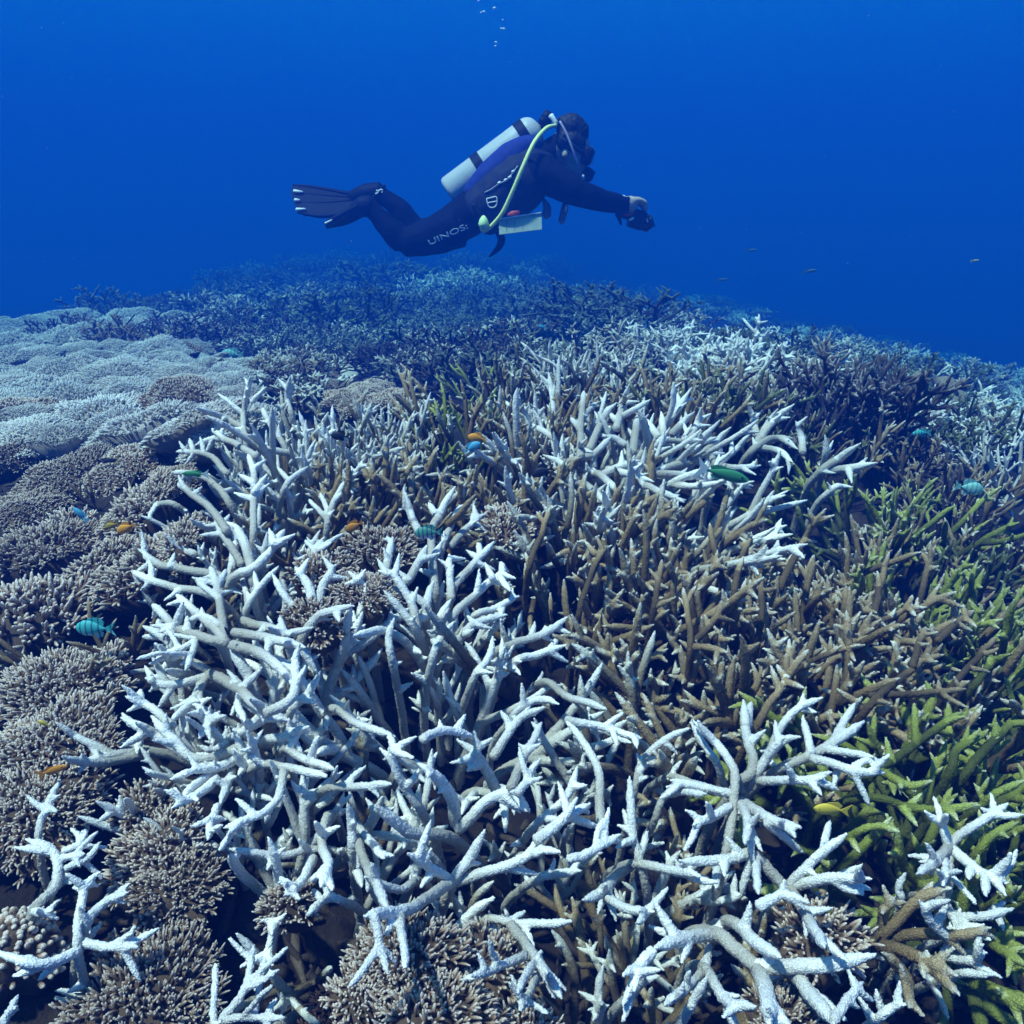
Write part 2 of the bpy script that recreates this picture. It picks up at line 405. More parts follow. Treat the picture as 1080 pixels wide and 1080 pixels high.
# ---------------------------------------------------------------- coral kits: every branch is fused once, copies share its mesh
STAG = 'staghorn corals of the foreground thicket'
kit_jobs = []
for i in range(10): kit_jobs.append(('stag', fuse('staghorn_branch', grow(100 + i, L=.21, r0=.0078, r1=.0058, nside=2 + i % 3, side_len=.62, star=(3, 6), ang=(28, 50), t0=.34, tl=(.014, .030)), .0017)))
for i in range(5): kit_jobs.append(('thick', fuse('staghorn_branch', grow(200 + i, L=.20, r0=.0082, r1=.0062, nside=3 + i % 3, side_len=.62, star=(2, 5)), .002)))
for i in range(6): kit_jobs.append(('bushy', fuse('staghorn_branch', grow(300 + i, L=.20, r0=.0055, r1=.0042, nside=9 + i % 3, side_len=.38, sub=.9, star=(3, 6)), .0017)))
def bush(seed, n=13, R0=.13, L=.2, thin=1.0):
    rg = np.random.default_rng(seed); out = []
    core = []
    for i in range(n):
        q = math.sqrt((i + .5) / n); a = i * 2.4 + rg.uniform(-.3, .3)
        off = np.array((math.cos(a), math.sin(a), 0)) * R0 * q * .75
        ax = norm(np.array((math.cos(a) * q * .85, math.sin(a) * q * .85, 1)) + rg.normal(size=3) * .12)
        l = L * rg.uniform(.75, 1.2)
        for pts, r, s in grow(seed * 50 + i, L=l, r0=.0085 * thin, r1=.0065 * thin, nside=5, sub=.6):
            z = np.array((0, 0, 1.0)); k = np.cross(z, ax); sn = np.linalg.norm(k)
            if sn > 1e-6:
                k = k / sn; an = math.atan2(sn, ax[2])
                pts = np.array([rotv(p, k, an) for p in pts])
            out.append((pts + off, r * 1.15, s))
        c = np.linspace(np.array((0, 0, -.03)), off + ax * .02, 5); out.append((c, np.full(5, .009), np.full(5, .3)))
    return out
for i in range(5): kit_jobs.append(('bush', fuse('staghorn_head', bush(40 + i, n=17 + i, R0=.15, thin=.66), .0034, rough=.0, reach=.06)))
TR = []          # traced foreground branches, filled below: (colony key, job)

def flat_branch(entry, offs):
    """a branch measured in the photograph, stood at its own distance: list of tubes in world space.
    entry = (width in px at the base, main pixels, side pixel lists, options)"""
    wpx, main, sides = entry[:3]; opt = entry[3] if len(entry) > 3 else {}
    def lookup(p):
        best = min(offs, key=lambda o: (o[0] - p[0]) ** 2 + (o[1] - p[1]) ** 2, default=None)
        if best and math.hypot(best[0] - p[0], best[1] - p[1]) < 13: return best[2]
        return None
    out = []
    def lay(pix, o0, o1, wid, free, lead=None):
        n = len(pix); P = []
        L = [0]
        for a, b in zip(pix[:-1], pix[1:]): L.append(L[-1] + math.hypot(b[0] - a[0], b[1] - a[1]))
        for (x, y), l in zip(pix, L):
            o = o0 + (o1 - o0) * l / max(L[-1], 1)
            c = at(min(max(x, -60), 1140), min(y, 1120)); d = min(np.linalg.norm(c), {'rear_left': 1.58, 'bright': 1.8, 'spray': 1.95, 'lying': 1.9, 'open_brown': 1.5, 'open_green': 1.3}.get(KEY[0], 1.3)) + o
            P.append(ray(x, y) * d); offs.append((x, y, o))
        d0 = np.linalg.norm(P[0]); rad = wid * .5 * d0 / FPX
        if free:
            k = norm(P[0] - P[1]); g = P[0] + k * .035 + np.array((0, .02, -.05)) + ray(*pix[0]) * .03
            P = [g + np.array((0, .03, -.11)), g] + P
        pts = resample(np.array(P), .006)
        pts = pts + np.stack([np.convolve(rng.normal(size=len(pts) + 4), np.ones(5) / 5, 'valid') for _ in range(3)], 1) * .0011
        r, s = tip_radii(pts, rad * .78, rad * .62, blunt=.0013, cone=.19)
        out.append((pts, r, s)); return rad, pts
    o0 = lookup(main[0]); free = o0 is None
    if free: o0 = opt.get('free', FREE.get(KEY[0], .045))
    o0 = opt.get('o0', o0)
    plen = sum(math.hypot(b[0] - a[0], b[1] - a[1]) for a, b in zip(main[:-1], main[1:]))
    o1 = opt.get('o1', max(o0 - .0011 * plen, -.05))
    wpx = wpx * (1.25 if KEY[0] in ('bright', 'spray', 'lying') else 1.0); rad, mp = lay(main, o0, o1, wpx, free)
    for sd in sides:
        so = lookup(sd[0]); so = o0 if so is None else so
        ln = math.hypot(sd[-1][0] - sd[0][0], sd[-1][1] - sd[0][1])
        lay(sd, so, so - .0009 * ln * (1 if rng.random() < .7 else -1), wpx * .78, False)
    for j in range(opt.get('nubs', 1 if KEY[0] == 'open_green' else 2 if KEY[0] in ('open_brown', 'bright', 'spray', 'lying') else 3)):                                        # short growing tips near the end
        i = int(len(mp) * rng.uniform(.40, .95)); i = max(1, min(i, len(mp) - 3))
        d = norm(mp[i + 1] - mp[i - 1]); q = rotv(perp(d), d, rng.uniform(0, 6.28)); v = norm(d * .7 + q)
        c = curve_from(rng, mp[i], v, rng.uniform(.012, .036), .3, .004); r, s = tip_radii(c, rad * .62, rad * .5, blunt=.0014, cone=.17); out.append((c, r, s))
    return out

TRACED = {}; KEY = ['']
FREE = {'lower_left_star': -.03, 'lower_left_fork': -.03, 'bottom_trio': -.05, 'corner_stub': -.04, 'right_star': .01, 'star': .02, 'trunk': .02, 'front': .03, 'bright': .03, 'spray': .02, 'lying': 0.0, 'open_brown': 0.0, 'open_green': .005}
def traced(key, entries): TRACED[key] = entries
# a = the white lobe at the left
traced('left_lobe', [
 (17, [(272,738),(262,712),(250,695),(240,677)], [], {'nubs': 0}),
 (13, [(240,677),(210,670),(187,662),(160,637)], [[(187,662),(165,668)]]), (12, [(237,675),(220,657),(186,626)], []),
 (12, [(237,672),(230,625),(222,597)], [[(230,620),(238,600)],[(231,632),(206,612)]]),
 (11, [(258,650),(272,622),(295,597)], [[(272,622),(267,602)],[(262,640),(255,605)]]),
 (13, [(247,667),(280,672),(322,683)], []), (12, [(255,655),(282,662),(307,671)], [[(300,670),(296,650)]]),
 (14, [(245,680),(270,687),(295,705),(309,724)], [], {'nubs': 1}),
 (12, [(222,711),(195,692),(170,670),(150,660)], [[(168,668),(167,652)],[(180,672),(151,672)]]),
 (12, [(222,713),(195,720),(172,722),(153,715)], [[(160,718),(158,710)]]), (11, [(220,712),(205,735),(178,764)], []),
 (14, [(220,711),(245,722),(270,742),(287,752)], [[(255,726),(240,706)]]),
 (9, [(206,677),(190,684),(169,690)], []), (9, [(206,677),(203,690),(196,707)], [[(208,674),(172,668)]]),
 (11, [(182,766),(150,740),(134,731)], [[(148,738),(148,726)],[(150,741),(133,750)]]),
 (14, [(216,806),(200,800),(167,777),(128,756)], [[(157,772),(127,789)],[(140,765),(128,752)],[(146,781),(144,795)]]),
 (14, [(262,785),(232,797),(202,800),(182,780),(160,755)], []),
 (10, [(212,712),(210,740),(216,765)], [[(212,745),(202,742)]]),
 (9, [(219,762),(210,778)], [[(219,762),(213,745)],[(219,762),(222,744)],[(219,762),(232,750)],[(219,762),(238,756)],[(219,762),(222,780)]], {'nubs': 1}),
 (10, [(245,785),(225,792),(208,786)], [[(238,784),(222,766)],[(240,782),(239,765)],[(243,784),(230,805)]], {'nubs': 1}),
 (14, [(276,783),(300,777),(326,766)], []), (14, [(280,752),(310,733),(312,688)], []),
 (13, [(306,752),(325,730),(338,708)], []), (13, [(240,782),(262,768),(281,748)], []),
 (12, [(262,792),(236,808),(205,812),(195,818)], [[(215,812),(205,795)]]),
 (11, [(250,795),(222,815),(200,832),(193,842)], []), (11, [(247,800),(240,825),(232,848)], [[(240,825),(228,820)]]),
 (12, [(228,822),(205,840),(180,853)], [[(190,848),(183,830)]]), (10, [(228,850),(222,868),(219,884)], [[(224,862),(200,872)],[(224,862),(240,866)],[(225,858),(232,875)]], {'nubs': 1}),
 (12, [(262,815),(280,806),(312,812),(345,820)], [[(280,806),(262,795)]]), (11, [(300,812),(292,840),(270,862),(235,875)], [[(285,850),(280,868)]]),
 (10, [(232,660),(214,650),(196,655)], []), (10, [(262,720),(250,742),(258,762)], []),
])
traced('rear_left', [
 (15, [(245,612),(270,597),(296,570)], [[(285,582),(300,558)],[(290,575),(284,556)],[(292,574),(312,563)]]),
 (12, [(245,610),(202,602),(168,595),(146,580)], [[(180,598),(184,582)]]), (12, [(222,628),(185,620),(162,613),(138,602)], [[(158,612),(166,598)],[(160,613),(148,624)]]),
 (12, [(243,607),(245,590),(252,560)], []), (15, [(268,612),(262,585),(252,560),(238,550)], []),
 (11, [(267,562),(268,505),(262,478)], [[(268,510),(252,500)],[(267,520),(282,500)]]),
 (9, [(184,532),(162,532),(136,525)], [[(166,531),(156,547)]]), (9, [(204,573),(180,571),(150,572)], []), (10, [(206,585),(185,577),(166,582)], []),
 (9, [(259,464),(257,435),(264,396)], [[(265,424),(281,408)],[(257,436),(229,414)],[(264,410),(258,398)]]),
 (10, [(270,482),(252,470),(228,462),(205,470)], [[(238,465),(224,452)]]), (10, [(242,530),(225,510),(205,500),(182,498)], []),
 (11, [(240,560),(220,535),(200,520),(188,510)], []), (11, [(256,596),(236,566),(226,542)], []),
 (9, [(262,455),(240,442),(206,430)], []), (9, [(240,500),(220,480),(186,476)], [[(205,480),(200,462)]]),
 (9, [(300,470),(286,450),(276,430)], []), (10, [(305,478),(280,474),(266,468)], []), (10, [(300,515),(315,500),(325,492)], [[(306,508),(292,492)]]),
 (9, [(308,440),(303,420),(306,397)], [[(305,412),(293,399)],[(304,420),(311,405)]]),
 (10, [(345,556),(350,535),(363,508)], [[(347,550),(326,526)],[(348,545),(338,520)]]),
 (12, [(327,652),(305,635),(288,604)], []), (14, [(332,650),(327,622),(312,598)], []), (13, [(336,645),(340,620),(355,594)], []),
 (14, [(315,682),(332,652),(350,645),(374,639)], [[(355,644),(358,656)]]), (10, [(330,600),(332,580),(342,566)], [[(332,585),(312,590)],[(332,582),(322,570)],[(333,582),(351,572)],[(334,580),(363,562)]]),
])
traced('centre', [
 (14, [(458,618),(455,565),(465,540),(480,513)], [[(462,548),(452,530)]]), (12, [(466,578),(482,542),(496,530)], []), (12, [(444,568),(432,540),(424,534)], [[(436,548),(432,530)]]),
 (11, [(475,576),(500,550),(513,542)], [[(500,551),(512,560)],[(498,552),(500,538)]]), (14, [(408,634),(432,610),(451,574)], [[(430,612),(418,600)]]),
 (13, [(404,622),(408,595),(415,566)], [[(406,618),(426,611)],[(407,605),(398,590)]]), (13, [(478,622),(495,600),(521,571)], [[(506,586),(505,568)]]),
 (13, [(476,652),(510,620),(536,599)], [[(530,603),(528,592)],[(531,606),(545,610)],[(528,608),(538,624)],[(520,610),(511,592)]]), (12, [(476,632),(474,605),(474,584)], [[(475,600),(462,590)]]),
 (12, [(498,652),(522,642),(549,629)], [[(530,640),(528,655)]]), (14, [(450,646),(453,625),(457,612)], []), (14, [(462,660),(470,640),(476,632)], []),
 (14, [(440,668),(420,640),(404,622)], []), (12, [(380,648),(386,625),(376,606)], [[(378,612),(363,615)],[(378,612),(386,600)],[(377,612),(366,602)]]),
 (13, [(440,668),(436,640),(420,612),(408,600)], []), (13, [(490,668),(510,655),(535,648)], []), (14, [(430,680),(405,665),(385,668),(372,672)], []),
 (13, [(520,690),(540,680),(575,668),(600,650)], [[(560,674),(565,655)],[(585,662),(602,668)]]), (13, [(540,700),(565,690),(598,680)], [[(580,686),(590,672)]]),
 (13, [(415,700),(410,672),(416,650)], []), (13, [(455,700),(465,672),(480,655)], []), (12, [(500,715),(515,695),(520,670)], []),
])
traced('front', [
 (17, [(478,885),(440,880),(423,872),(394,849)], [], {'nubs': 0}), (15, [(482,875),(519,842),(550,830)], [[(530,835),(533,866)],[(540,832),(560,857)]]),
 (17, [(482,868),(471,831),(448,808)], []), (15, [(523,833),(512,810),(503,790)], [[(505,793),(480,805)],[(504,792),(500,770)],[(503,790),(520,778)]]),
 (16, [(478,931),(496,905),(513,875)], []), (13, [(478,931),(455,915),(429,900)], []), (14, [(480,930),(520,918),(545,909),(574,893)], [[(570,895),(592,897)]]),
 (14, [(477,931),(434,957),(384,966)], [[(423,959),(428,1020)],[(418,962),(406,986)]], {'nubs': 0, 'o1': -.08}),
 (13, [(538,830),(552,800),(572,762)], []), (12, [(545,838),(556,820),(564,803)], []), (13, [(560,875),(597,842),(609,808)], []), (15, [(566,886),(595,865),(624,847)], [[(598,860),(632,872)]]),
 (13, [(634,870),(632,816),(615,783),(596,760)], [], {'nubs': 0}), (12, [(597,759),(638,768),(678,779)], [[(647,770),(650,786)]]), (11, [(668,838),(676,805),(700,782),(728,768)], [[(700,782),(715,795)]]),
 (13, [(662,912),(700,916),(740,925)], [[(720,920),(712,905)]]), (14, [(664,913),(648,925),(634,942),(615,950)], []), (13, [(680,927),(667,879),(664,818)], [[(667,885),(650,895)]]),
 (12, [(512,970),(550,974),(604,972)], [], {'o1': -.04}), (13, [(539,974),(567,1013),(592,1052)], [[(566,1010),(546,1046)],[(575,1025),(585,1052)]], {'o1': -.06}), (11, [(555,1008),(530,1018),(496,1028)], []),
 (10, [(565,1030),(556,1050),(548,1066)], []), (12, [(758,811),(742,785),(729,760)], []), (11, [(702,821),(730,826),(762,836)], []), (11, [(690,866),(704,838),(746,838)], []),
 (13, [(373,877),(388,915),(409,958)], []), (11, [(376,870),(392,890),(406,905)], []), (12, [(340,834),(375,830),(413,827)], [[(380,829),(382,842)]]), (13, [(446,860),(427,831),(416,809),(412,780)], [[(414,790),(440,777)],[(414,790),(437,800)],[(413,785),(408,770)]]),
 (12, [(350,748),(375,762),(410,776)], [[(392,768),(396,782)]]), (14, [(372,905),(372,870),(366,848)], []), (13, [(345,862),(340,885),(345,912),(338,935)], [[(344,915),(325,930)],[(344,918),(352,938)]], {'o1': -.05}),
 (13, [(395,965),(400,990),(398,1012)], []), (12, [(365,952),(345,948),(322,966)], [[(340,950),(330,938)]]), (11, [(360,900),(330,895),(296,902),(242,895)], [[(290,900),(282,918)],[(330,896),(322,914)]], {'o1': -.04}),
 (12, [(330,905),(318,928),(300,945)], [[(310,938),(294,926)]]), (12, [(300,790),(318,800),(352,812)], []), (13, [(445,780),(470,770),(500,778)], []), (12, [(600,905),(620,900),(655,880)], []),
 (13, [(560,930),(585,922),(612,918)], []), (12, [(640,945),(660,958),(690,962)], []), (12, [(440,930),(420,938),(384,925)], []),
 (13, [(520,800),(535,775),(560,745)], [[(540,768),(528,750)]]), (12, [(545,752),(570,738),(590,742)], []), (12, [(575,720),(600,735),(640,748)], []),
])
traced('star', [
 (14, [(764,906),(774,843),(774,810),(750,780),(730,760)], [], {'nubs': 1}), (15, [(776,830),(794,810),(787,769),(783,738)], [[(787,768),(793,741)]]), (14, [(793,824),(822,784),(845,777)], [[(822,785),(818,760)]]),
 (12, [(811,792),(833,754),(868,735)], [[(845,748),(862,752)]]), (14, [(820,812),(867,791),(912,760)], [[(856,795),(846,755)],[(873,787),(902,742)],[(870,790),(923,799)]]),
 (12, [(856,799),(900,813),(934,815)], [[(900,813),(918,850)],[(884,808),(878,832)]]), (12, [(798,822),(841,823),(872,818)], [[(850,822),(866,838)]]), (12, [(772,838),(740,830),(706,822)], []),
 (12, [(771,850),(750,862),(730,872)], []), (14, [(785,847),(815,865),(844,872)], [[(807,867),(849,900)],[(825,867),(840,884)]]), (12, [(782,848),(789,868),(786,892)], []),
 (13, [(831,936),(859,906),(894,879)], [[(868,897),(876,866)]]), (14, [(830,937),(867,928),(918,926)], [[(880,928),(912,912)],[(895,927),(900,938)]]), (13, [(833,936),(850,965),(871,1001)], [], {'o1': -.08}),
 (14, [(828,938),(796,902),(770,906),(716,910)], [[(757,908),(755,938)],[(792,908),(780,947)],[(797,905),(800,945)],[(735,909),(722,922)]]), (14, [(800,955),(818,945),(832,938)], []),
])
traced('trunk', [
 (19, [(754,985),(780,1005),(804,1021),(867,1017),(924,1006)], [[(892,1012),(914,1032)]], {'nubs': 1}), (19, [(800,1021),(808,1050),(812,1085)], []), (19, [(826,1021),(856,1050),(880,1080)], []), (17, [(772,974),(796,992),(824,1011)], []),
 (14, [(741,1021),(767,1054),(798,1064)], [[(746,1020),(748,994)]]), (12, [(878,1075),(892,1055),(910,1033)], []), (16, [(756,986),(730,988),(690,1000)], []), (13, [(720,1075),(735,1050),(745,1028)], []),
 (14, [(775,1085),(768,1068),(772,1050)], []), (11, [(742,1022),(725,1040),(700,1060)], []), (14, [(690,1002),(672,1020),(668,1048)], [[(672,1020),(655,1030)]]),
])
traced('right_star', [
 (12, [(1000,935),(1002,893),(1025,872),(1064,847)], [[(1048,858),(1044,836)]]), (11, [(1002,893),(997,875),(992,857)], []), (11, [(1002,894),(985,910),(966,922)], [[(984,910),(985,925)]]),
 (13, [(1003,894),(1037,921),(1064,931)], [[(1038,921),(1040,946)],[(1045,925),(1062,945)]]), (9, [(997,898),(996,918),(995,935)], []),
 (12, [(990,950),(1004,965),(1033,965),(1068,957)], [[(1050,962),(1058,982)],[(1045,963),(1062,950)]]), (11, [(1000,985),(1020,978),(1038,975)], [[(1020,978),(1046,992)],[(1015,980),(990,1008)]]),
 (11, [(1000,1010),(1025,1015),(1042,1005)], []), (11, [(950,955),(948,938),(955,920)], []), (11, [(1005,1030),(1030,1028),(1048,1028)], []),
 (12, [(922,1076),(940,1062),(957,1058)], [[(930,1068),(923,1043)]]), (12, [(1010,1000),(985,975),(970,950)], []),
])
traced('right_brown', [
 (14, [(922,995),(950,968),(974,947),(1003,936)], [[(950,966),(984,930)]]), (15, [(920,994),(960,1005),(1010,1030)], [[(970,1010),(1012,1050)]]), (13, [(925,994),(965,985),(1018,985),(1048,978)], [[(990,985),(1020,972)]]),
 (13, [(930,1000),(955,1030),(960,1062)], []), (13, [(935,992),(930,965),(945,945)], []),
])
traced('lower_left_star', [
 (13, [(35,961),(60,935),(56,899),(26,884)], [], {'nubs': 1}), (10, [(41,890),(48,854),(63,822)], [[(48,858),(40,862)],[(52,845),(62,838)],[(50,852),(60,858)]]), (10, [(64,921),(93,904),(107,886)], []),
 (9, [(64,898),(80,892),(92,876)], []), (9, [(62,905),(78,902),(90,900)], []), (10, [(36,960),(48,964),(56,960)], []),
])
traced('lower_left_fork', [
 (12, [(83,1002),(89,939),(96,928),(108,918)], [[(90,938),(67,921)],[(92,932),(104,934)],[(90,936),(76,936)]]), (13, [(88,982),(107,954),(138,939)], [[(120,948),(138,930)]]),
 (11, [(85,993),(110,997),(145,1000)], [[(120,998),(140,985)]]), (12, [(83,1002),(56,1015),(16,1017)], [[(66,1012),(40,1034)]]),
])
traced('bottom_trio', [
 (10, [(226,1085),(226,1050),(228,1014)], []), (10, [(233,1075),(259,1043),(267,997)], []), (10, [(230,1078),(255,1072),(300,1072)], [[(268,1072),(276,1036)],[(255,1073),(288,1040)]]),
])
traced('corner_stub', [(9, [(4,1085),(12,1065),(20,1048)], [[(10,1068),(18,1062)]])])
traced('bright', [
 (9, [(600,487),(625,480),(645,460)], [[(625,480),(612,470)]]), (9, [(695,497),(732,485),(755,465),(772,450)], [[(740,480),(765,478)]]), (8, [(675,480),(700,465),(735,467),(757,461)], [[(720,466),(728,455)]]),
 (9, [(612,482),(613,445),(616,412)], [[(614,440),(630,424)],[(613,455),(602,440)]]), (9, [(622,474),(632,450),(643,428)], []), (9, [(650,452),(657,425),(664,404)], [[(655,440),(686,421)],[(652,446),(640,434)]]),
 (10, [(667,478),(670,458),(672,438)], []), (9, [(695,462),(686,450),(676,439)], []), (9, [(700,464),(699,450),(697,434)], []), (9, [(708,458),(720,446),(733,434)], []), (8, [(728,462),(735,446),(740,429)], []),
 (8, [(758,492),(776,474),(793,456)], [[(772,478),(772,462)]]), (8, [(750,482),(760,500),(773,516)], []), (8, [(760,492),(782,494),(803,491)], [[(782,494),(798,501)]]), (8, [(772,505),(782,512),(793,516)], []),
 (10, [(630,500),(645,512),(658,521)], []), (10, [(634,502),(655,492),(676,485)], []), (9, [(640,495),(662,500),(690,508)], []), (9, [(690,500),(715,500),(742,505)], []), (9, [(660,470),(648,462),(634,460)], []),
 (9, [(600,500),(590,488),(572,480)], []), (9, [(590,470),(578,458),(560,447)], [[(578,458),(582,442)]]), (9, [(680,512),(700,520),(722,530)], []), (9, [(612,510),(628,520),(640,532)], []),
])
traced('spray', [
 (9, [(794,474),(820,462),(842,474)], [[(820,462),(838,462)]]), (8, [(798,468),(808,450),(821,431)], []), (8, [(800,465),(818,442),(838,426)], [[(818,442),(834,440)]]), (8, [(798,460),(794,442),(789,424)], []), (8, [(847,478),(845,462),(839,444)], []), (8, [(800,472),(822,476),(836,488)], []),
])
traced('lying', [
 (9, [(866,496),(885,483),(908,467)], []), (9, [(872,496),(895,494),(926,488)], [[(895,494),(899,510)],[(905,492),(915,482)]]), (8, [(870,482),(871,470),(870,458)], []), (8, [(878,516),(888,513),(900,514)], []),
])
traced('open_brown', [
 (11, [(826,612),(845,575),(862,545)], [[(858,552),(880,543)],[(858,552),(852,535)],[(858,554),(872,536)],[(848,570),(862,572)]]), (10, [(803,655),(803,630),(802,605)], [[(802,618),(812,604)],[(802,622),(792,608)]]), (10, [(889,676),(890,648),(893,618)], [[(891,640),(902,622)],[(891,632),(882,622)]]),
 (10, [(922,645),(930,612),(938,582)], [[(932,606),(946,596)]]), (9, [(906,608),(940,593),(972,582)], [[(945,591),(950,578)]]), (9, [(917,665),(940,650),(963,638)], [[(958,640),(966,650)],[(955,643),(962,628)],[(958,641),(978,640)]]), (9, [(833,713),(862,695),(887,685),(912,680)], [[(895,683),(902,698)],[(890,684),(884,672)]]),
 (12, [(796,768),(812,742),(830,716)], [[(829,716),(829,690)],[(829,716),(842,694)],[(829,716),(852,686)],[(829,716),(818,700)],[(828,718),(848,726)]]), (11, [(920,741),(950,715),(979,692)], [[(974,696),(990,698)],[(974,696),(982,682)],[(974,697),(996,690)]]), (9, [(917,734),(965,732),(1020,727)], [[(990,730),(1000,742)]]),
 (9, [(963,703),(968,683),(976,662)], []), (10, [(989,676),(1006,660),(1027,644)], [[(1018,652),(1030,662)],[(1018,652),(1016,638)]]), (9, [(1008,719),(1028,697),(1050,673)], [[(1040,684),(1052,690)]]), (10, [(728,683),(726,650),(721,620)], [[(724,636),(734,618)],[(724,640),(716,630)]]), (10, [(730,680),(755,652),(761,634)], [[(754,652),(775,655)],[(756,648),(768,636)]]), (10, [(730,682),(750,684),(768,688)], []),
 (11, [(640,560),(632,585),(616,570)], [[(632,583),(645,575)]]), (10, [(612,640),(625,600),(640,575)], []), (10, [(690,640),(694,612),(698,590)], [[(695,606),(706,594)],[(694,612),(684,600)]]), (10, [(775,620),(782,590),(792,565)], [[(786,580),(800,574)],[(786,580),(778,566)]]), (10, [(760,600),(752,575),(748,552)], [[(751,570),(762,556)]]), (10, [(560,590),(572,560),(580,535)], [[(576,548),(588,540)],[(575,552),(566,540)]]),
])
traced('open_green', [
 (12, [(922,816),(950,796),(973,779),(1014,751)], [[(940,802),(934,778)],[(966,784),(964,742)],[(985,770),(1006,776)],[(1000,760),(1000,742)]]), (12, [(1003,812),(1010,790),(1043,770)], [[(1022,782),(1036,786)]]), (12, [(1022,812),(1048,782),(1077,753)], [[(1050,780),(1052,762)]]),
 (12, [(916,842),(955,850),(989,854),(1034,849)], [[(960,850),(972,838)],[(1000,853),(1010,866)]]), (11, [(920,809),(940,820),(959,828),(983,823)], [[(950,824),(948,838)]]), (11, [(1046,841),(1062,832),(1080,822)], []), (11, [(1030,900),(1048,880),(1074,866)], [[(1050,878),(1066,884)]]), (11, [(900,880),(925,872),(950,878)], [[(930,873),(940,862)]]), (10, [(1055,690),(1062,660),(1070,632)], [[(1064,655),(1076,650)]]), (10, [(1030,720),(1045,700),(1066,690)], []),
])
for key, es in TRACED.items():
    offs = []; KEY[0] = key
    for e in es: TR.append((key, e, fuse('traced_branch', flat_branch(e, offs), .0017)))
_res = run_fuse()
KIT = {}
for k, j in kit_jobs: KIT.setdefault(k, []).append(_res[j])

def group_branches(key, label, mat, mats=None):
    """one coral head whose branches are the measured ones"""
    mine = [(e, _res[j]) for k, e, j in TR if k == key]
    c = np.zeros(3)
    for e, me in mine: c += np.array(me.vertices[0].co)
    c /= len(mine); z = ground(c[0], c[1]); root = empty('staghorn_coral', (c[0], c[1], z))
    tag(root, label, 'coral', STAG)
    for i, (e, me) in enumerate(mine):
        me.transform(Matrix.Translation((-c[0], -c[1], -z)))
        link('branch', me, (mats or {}).get(i, mat), root)
    return root
used = 0
def colony(px, py, rpx, n, mat, label, kit='stag', hgt=1.0, lean=.55, root=None, alt=None, altp=0.0, deep=1.3, seed=None, group=STAG):
    """a coral head grown from the kit: branches fan out of a patch of sea bed"""
    global used
    used += 1; rg = np.random.default_rng(seed or 900 + used)
    C = at(px, py); d = np.linalg.norm(C); Rw = rpx * d / FPX
    zc, th = reef(C[0], C[1]); zg = float(zc[0] - th[0])
    if root is None:
        root = empty('staghorn_coral', (C[0], C[1], zg)); tag(root, label, 'coral', group)
    base = Vector(root.location)
    n = int(n * (1.35 if d > 1.45 else 1.1 if d > 1.2 else .9))
    for i in range(n):
        q = math.sqrt((i + .4) / n); a = i * 2.39996 + rg.uniform(-.4, .4)
        x = C[0] + math.cos(a) * q * Rw * .8; y = C[1] + math.sin(a) * q * Rw * .8 * deep
        zc, th = reef(x, y); z0 = float(zc[0] - th[0]) - .012
        me = KIT[kit][int(rg.integers(len(KIT[kit])))]
        m = M[alt] if alt and rg.random() < altp else M[mat]
        o = link('branch', me, m, root, objmat=True)
        ax = Vector((math.cos(a) * q * lean, math.sin(a) * q * lean - .10, 1)) + Vector(rg.normal(size=3) * .13); ax.normalize()
        s = min(float(th[0]), .21) * hgt * rg.uniform(.85, 1.25) / (.2 * max(ax.z, .5))
        o.location = Vector((x, y, z0)) - base
        o.rotation_mode = 'QUATERNION'
        o.rotation_quaternion = ax.to_track_quat('Z', 'Y') @ Quaternion((0, 0, 1), rg.uniform(0, 6.28))
        k_ = s * (.74 if d > 1.45 else .84 if d > 1.2 else .95); k_ = min(k_, 1.05); o.scale = (k_, k_, s)
    return root
# ---------------------------------------------------------------- the foreground thicket, coral head by coral head
r_ = group_branches('left_lobe', 'large bleached white staghorn coral at the left front, branches reaching left', M['white'])
colony(255, 780, 75, 14, 'white', '', root=r_, hgt=.75, lean=.9)
colony(250, 690, 60, 12, 'white', '', root=r_, hgt=.8, lean=.8)
r_ = group_branches('rear_left', 'tall bleached white staghorn coral at the upper left end of the thicket', M['white'])
colony(268, 468, 62, 16, 'white', '', root=r_, hgt=.85)
colony(235, 570, 60, 16, 'white', '', root=r_, hgt=.75, lean=.8)
r_ = group_branches('centre', 'bleached white upright staghorn coral in the middle, a striped fish before its tips', M['white'])
colony(450, 640, 65, 16, 'white', '', root=r_, hgt=.75)
r_ = group_branches('front', 'bleached white staghorn coral along the lower front, overhanging tan finger coral', M['white'])
colony(580, 845, 100, 15, 'white', '', root=r_, hgt=.65, lean=.9, alt='pale', altp=.4)
colony(345, 835, 70, 10, 'white', '', root=r_, hgt=.65, lean=.9, alt='pale', altp=.3)
group_branches('star', 'bleached white star shaped staghorn coral at the lower right, next to the olive green coral', M['white'])
group_branches('trunk', 'thick trunked bleached staghorn coral at the bottom edge right of the middle', M['white'])
group_branches('right_star', 'small bleached white staghorn coral at the lower right edge, three pronged star on top', M['white'])
group_branches('right_brown', 'fawn brown smooth pronged staghorn coral low at the right, white prongs behind it', M['brown'])
group_branches('lower_left_star', 'bleached white curved staghorn coral standing alone near the lower left edge', M['white'])
group_branches('lower_left_fork', 'bleached white forked staghorn coral lying low beside the bottom left finger coral', M['white'])
group_branches('bottom_trio', 'three bleached white staghorn prongs rising from the dark hollow at the bottom left', M['white'])
group_branches('corner_stub', 'tiny bleached white staghorn stub in the bottom left corner', M['white'])

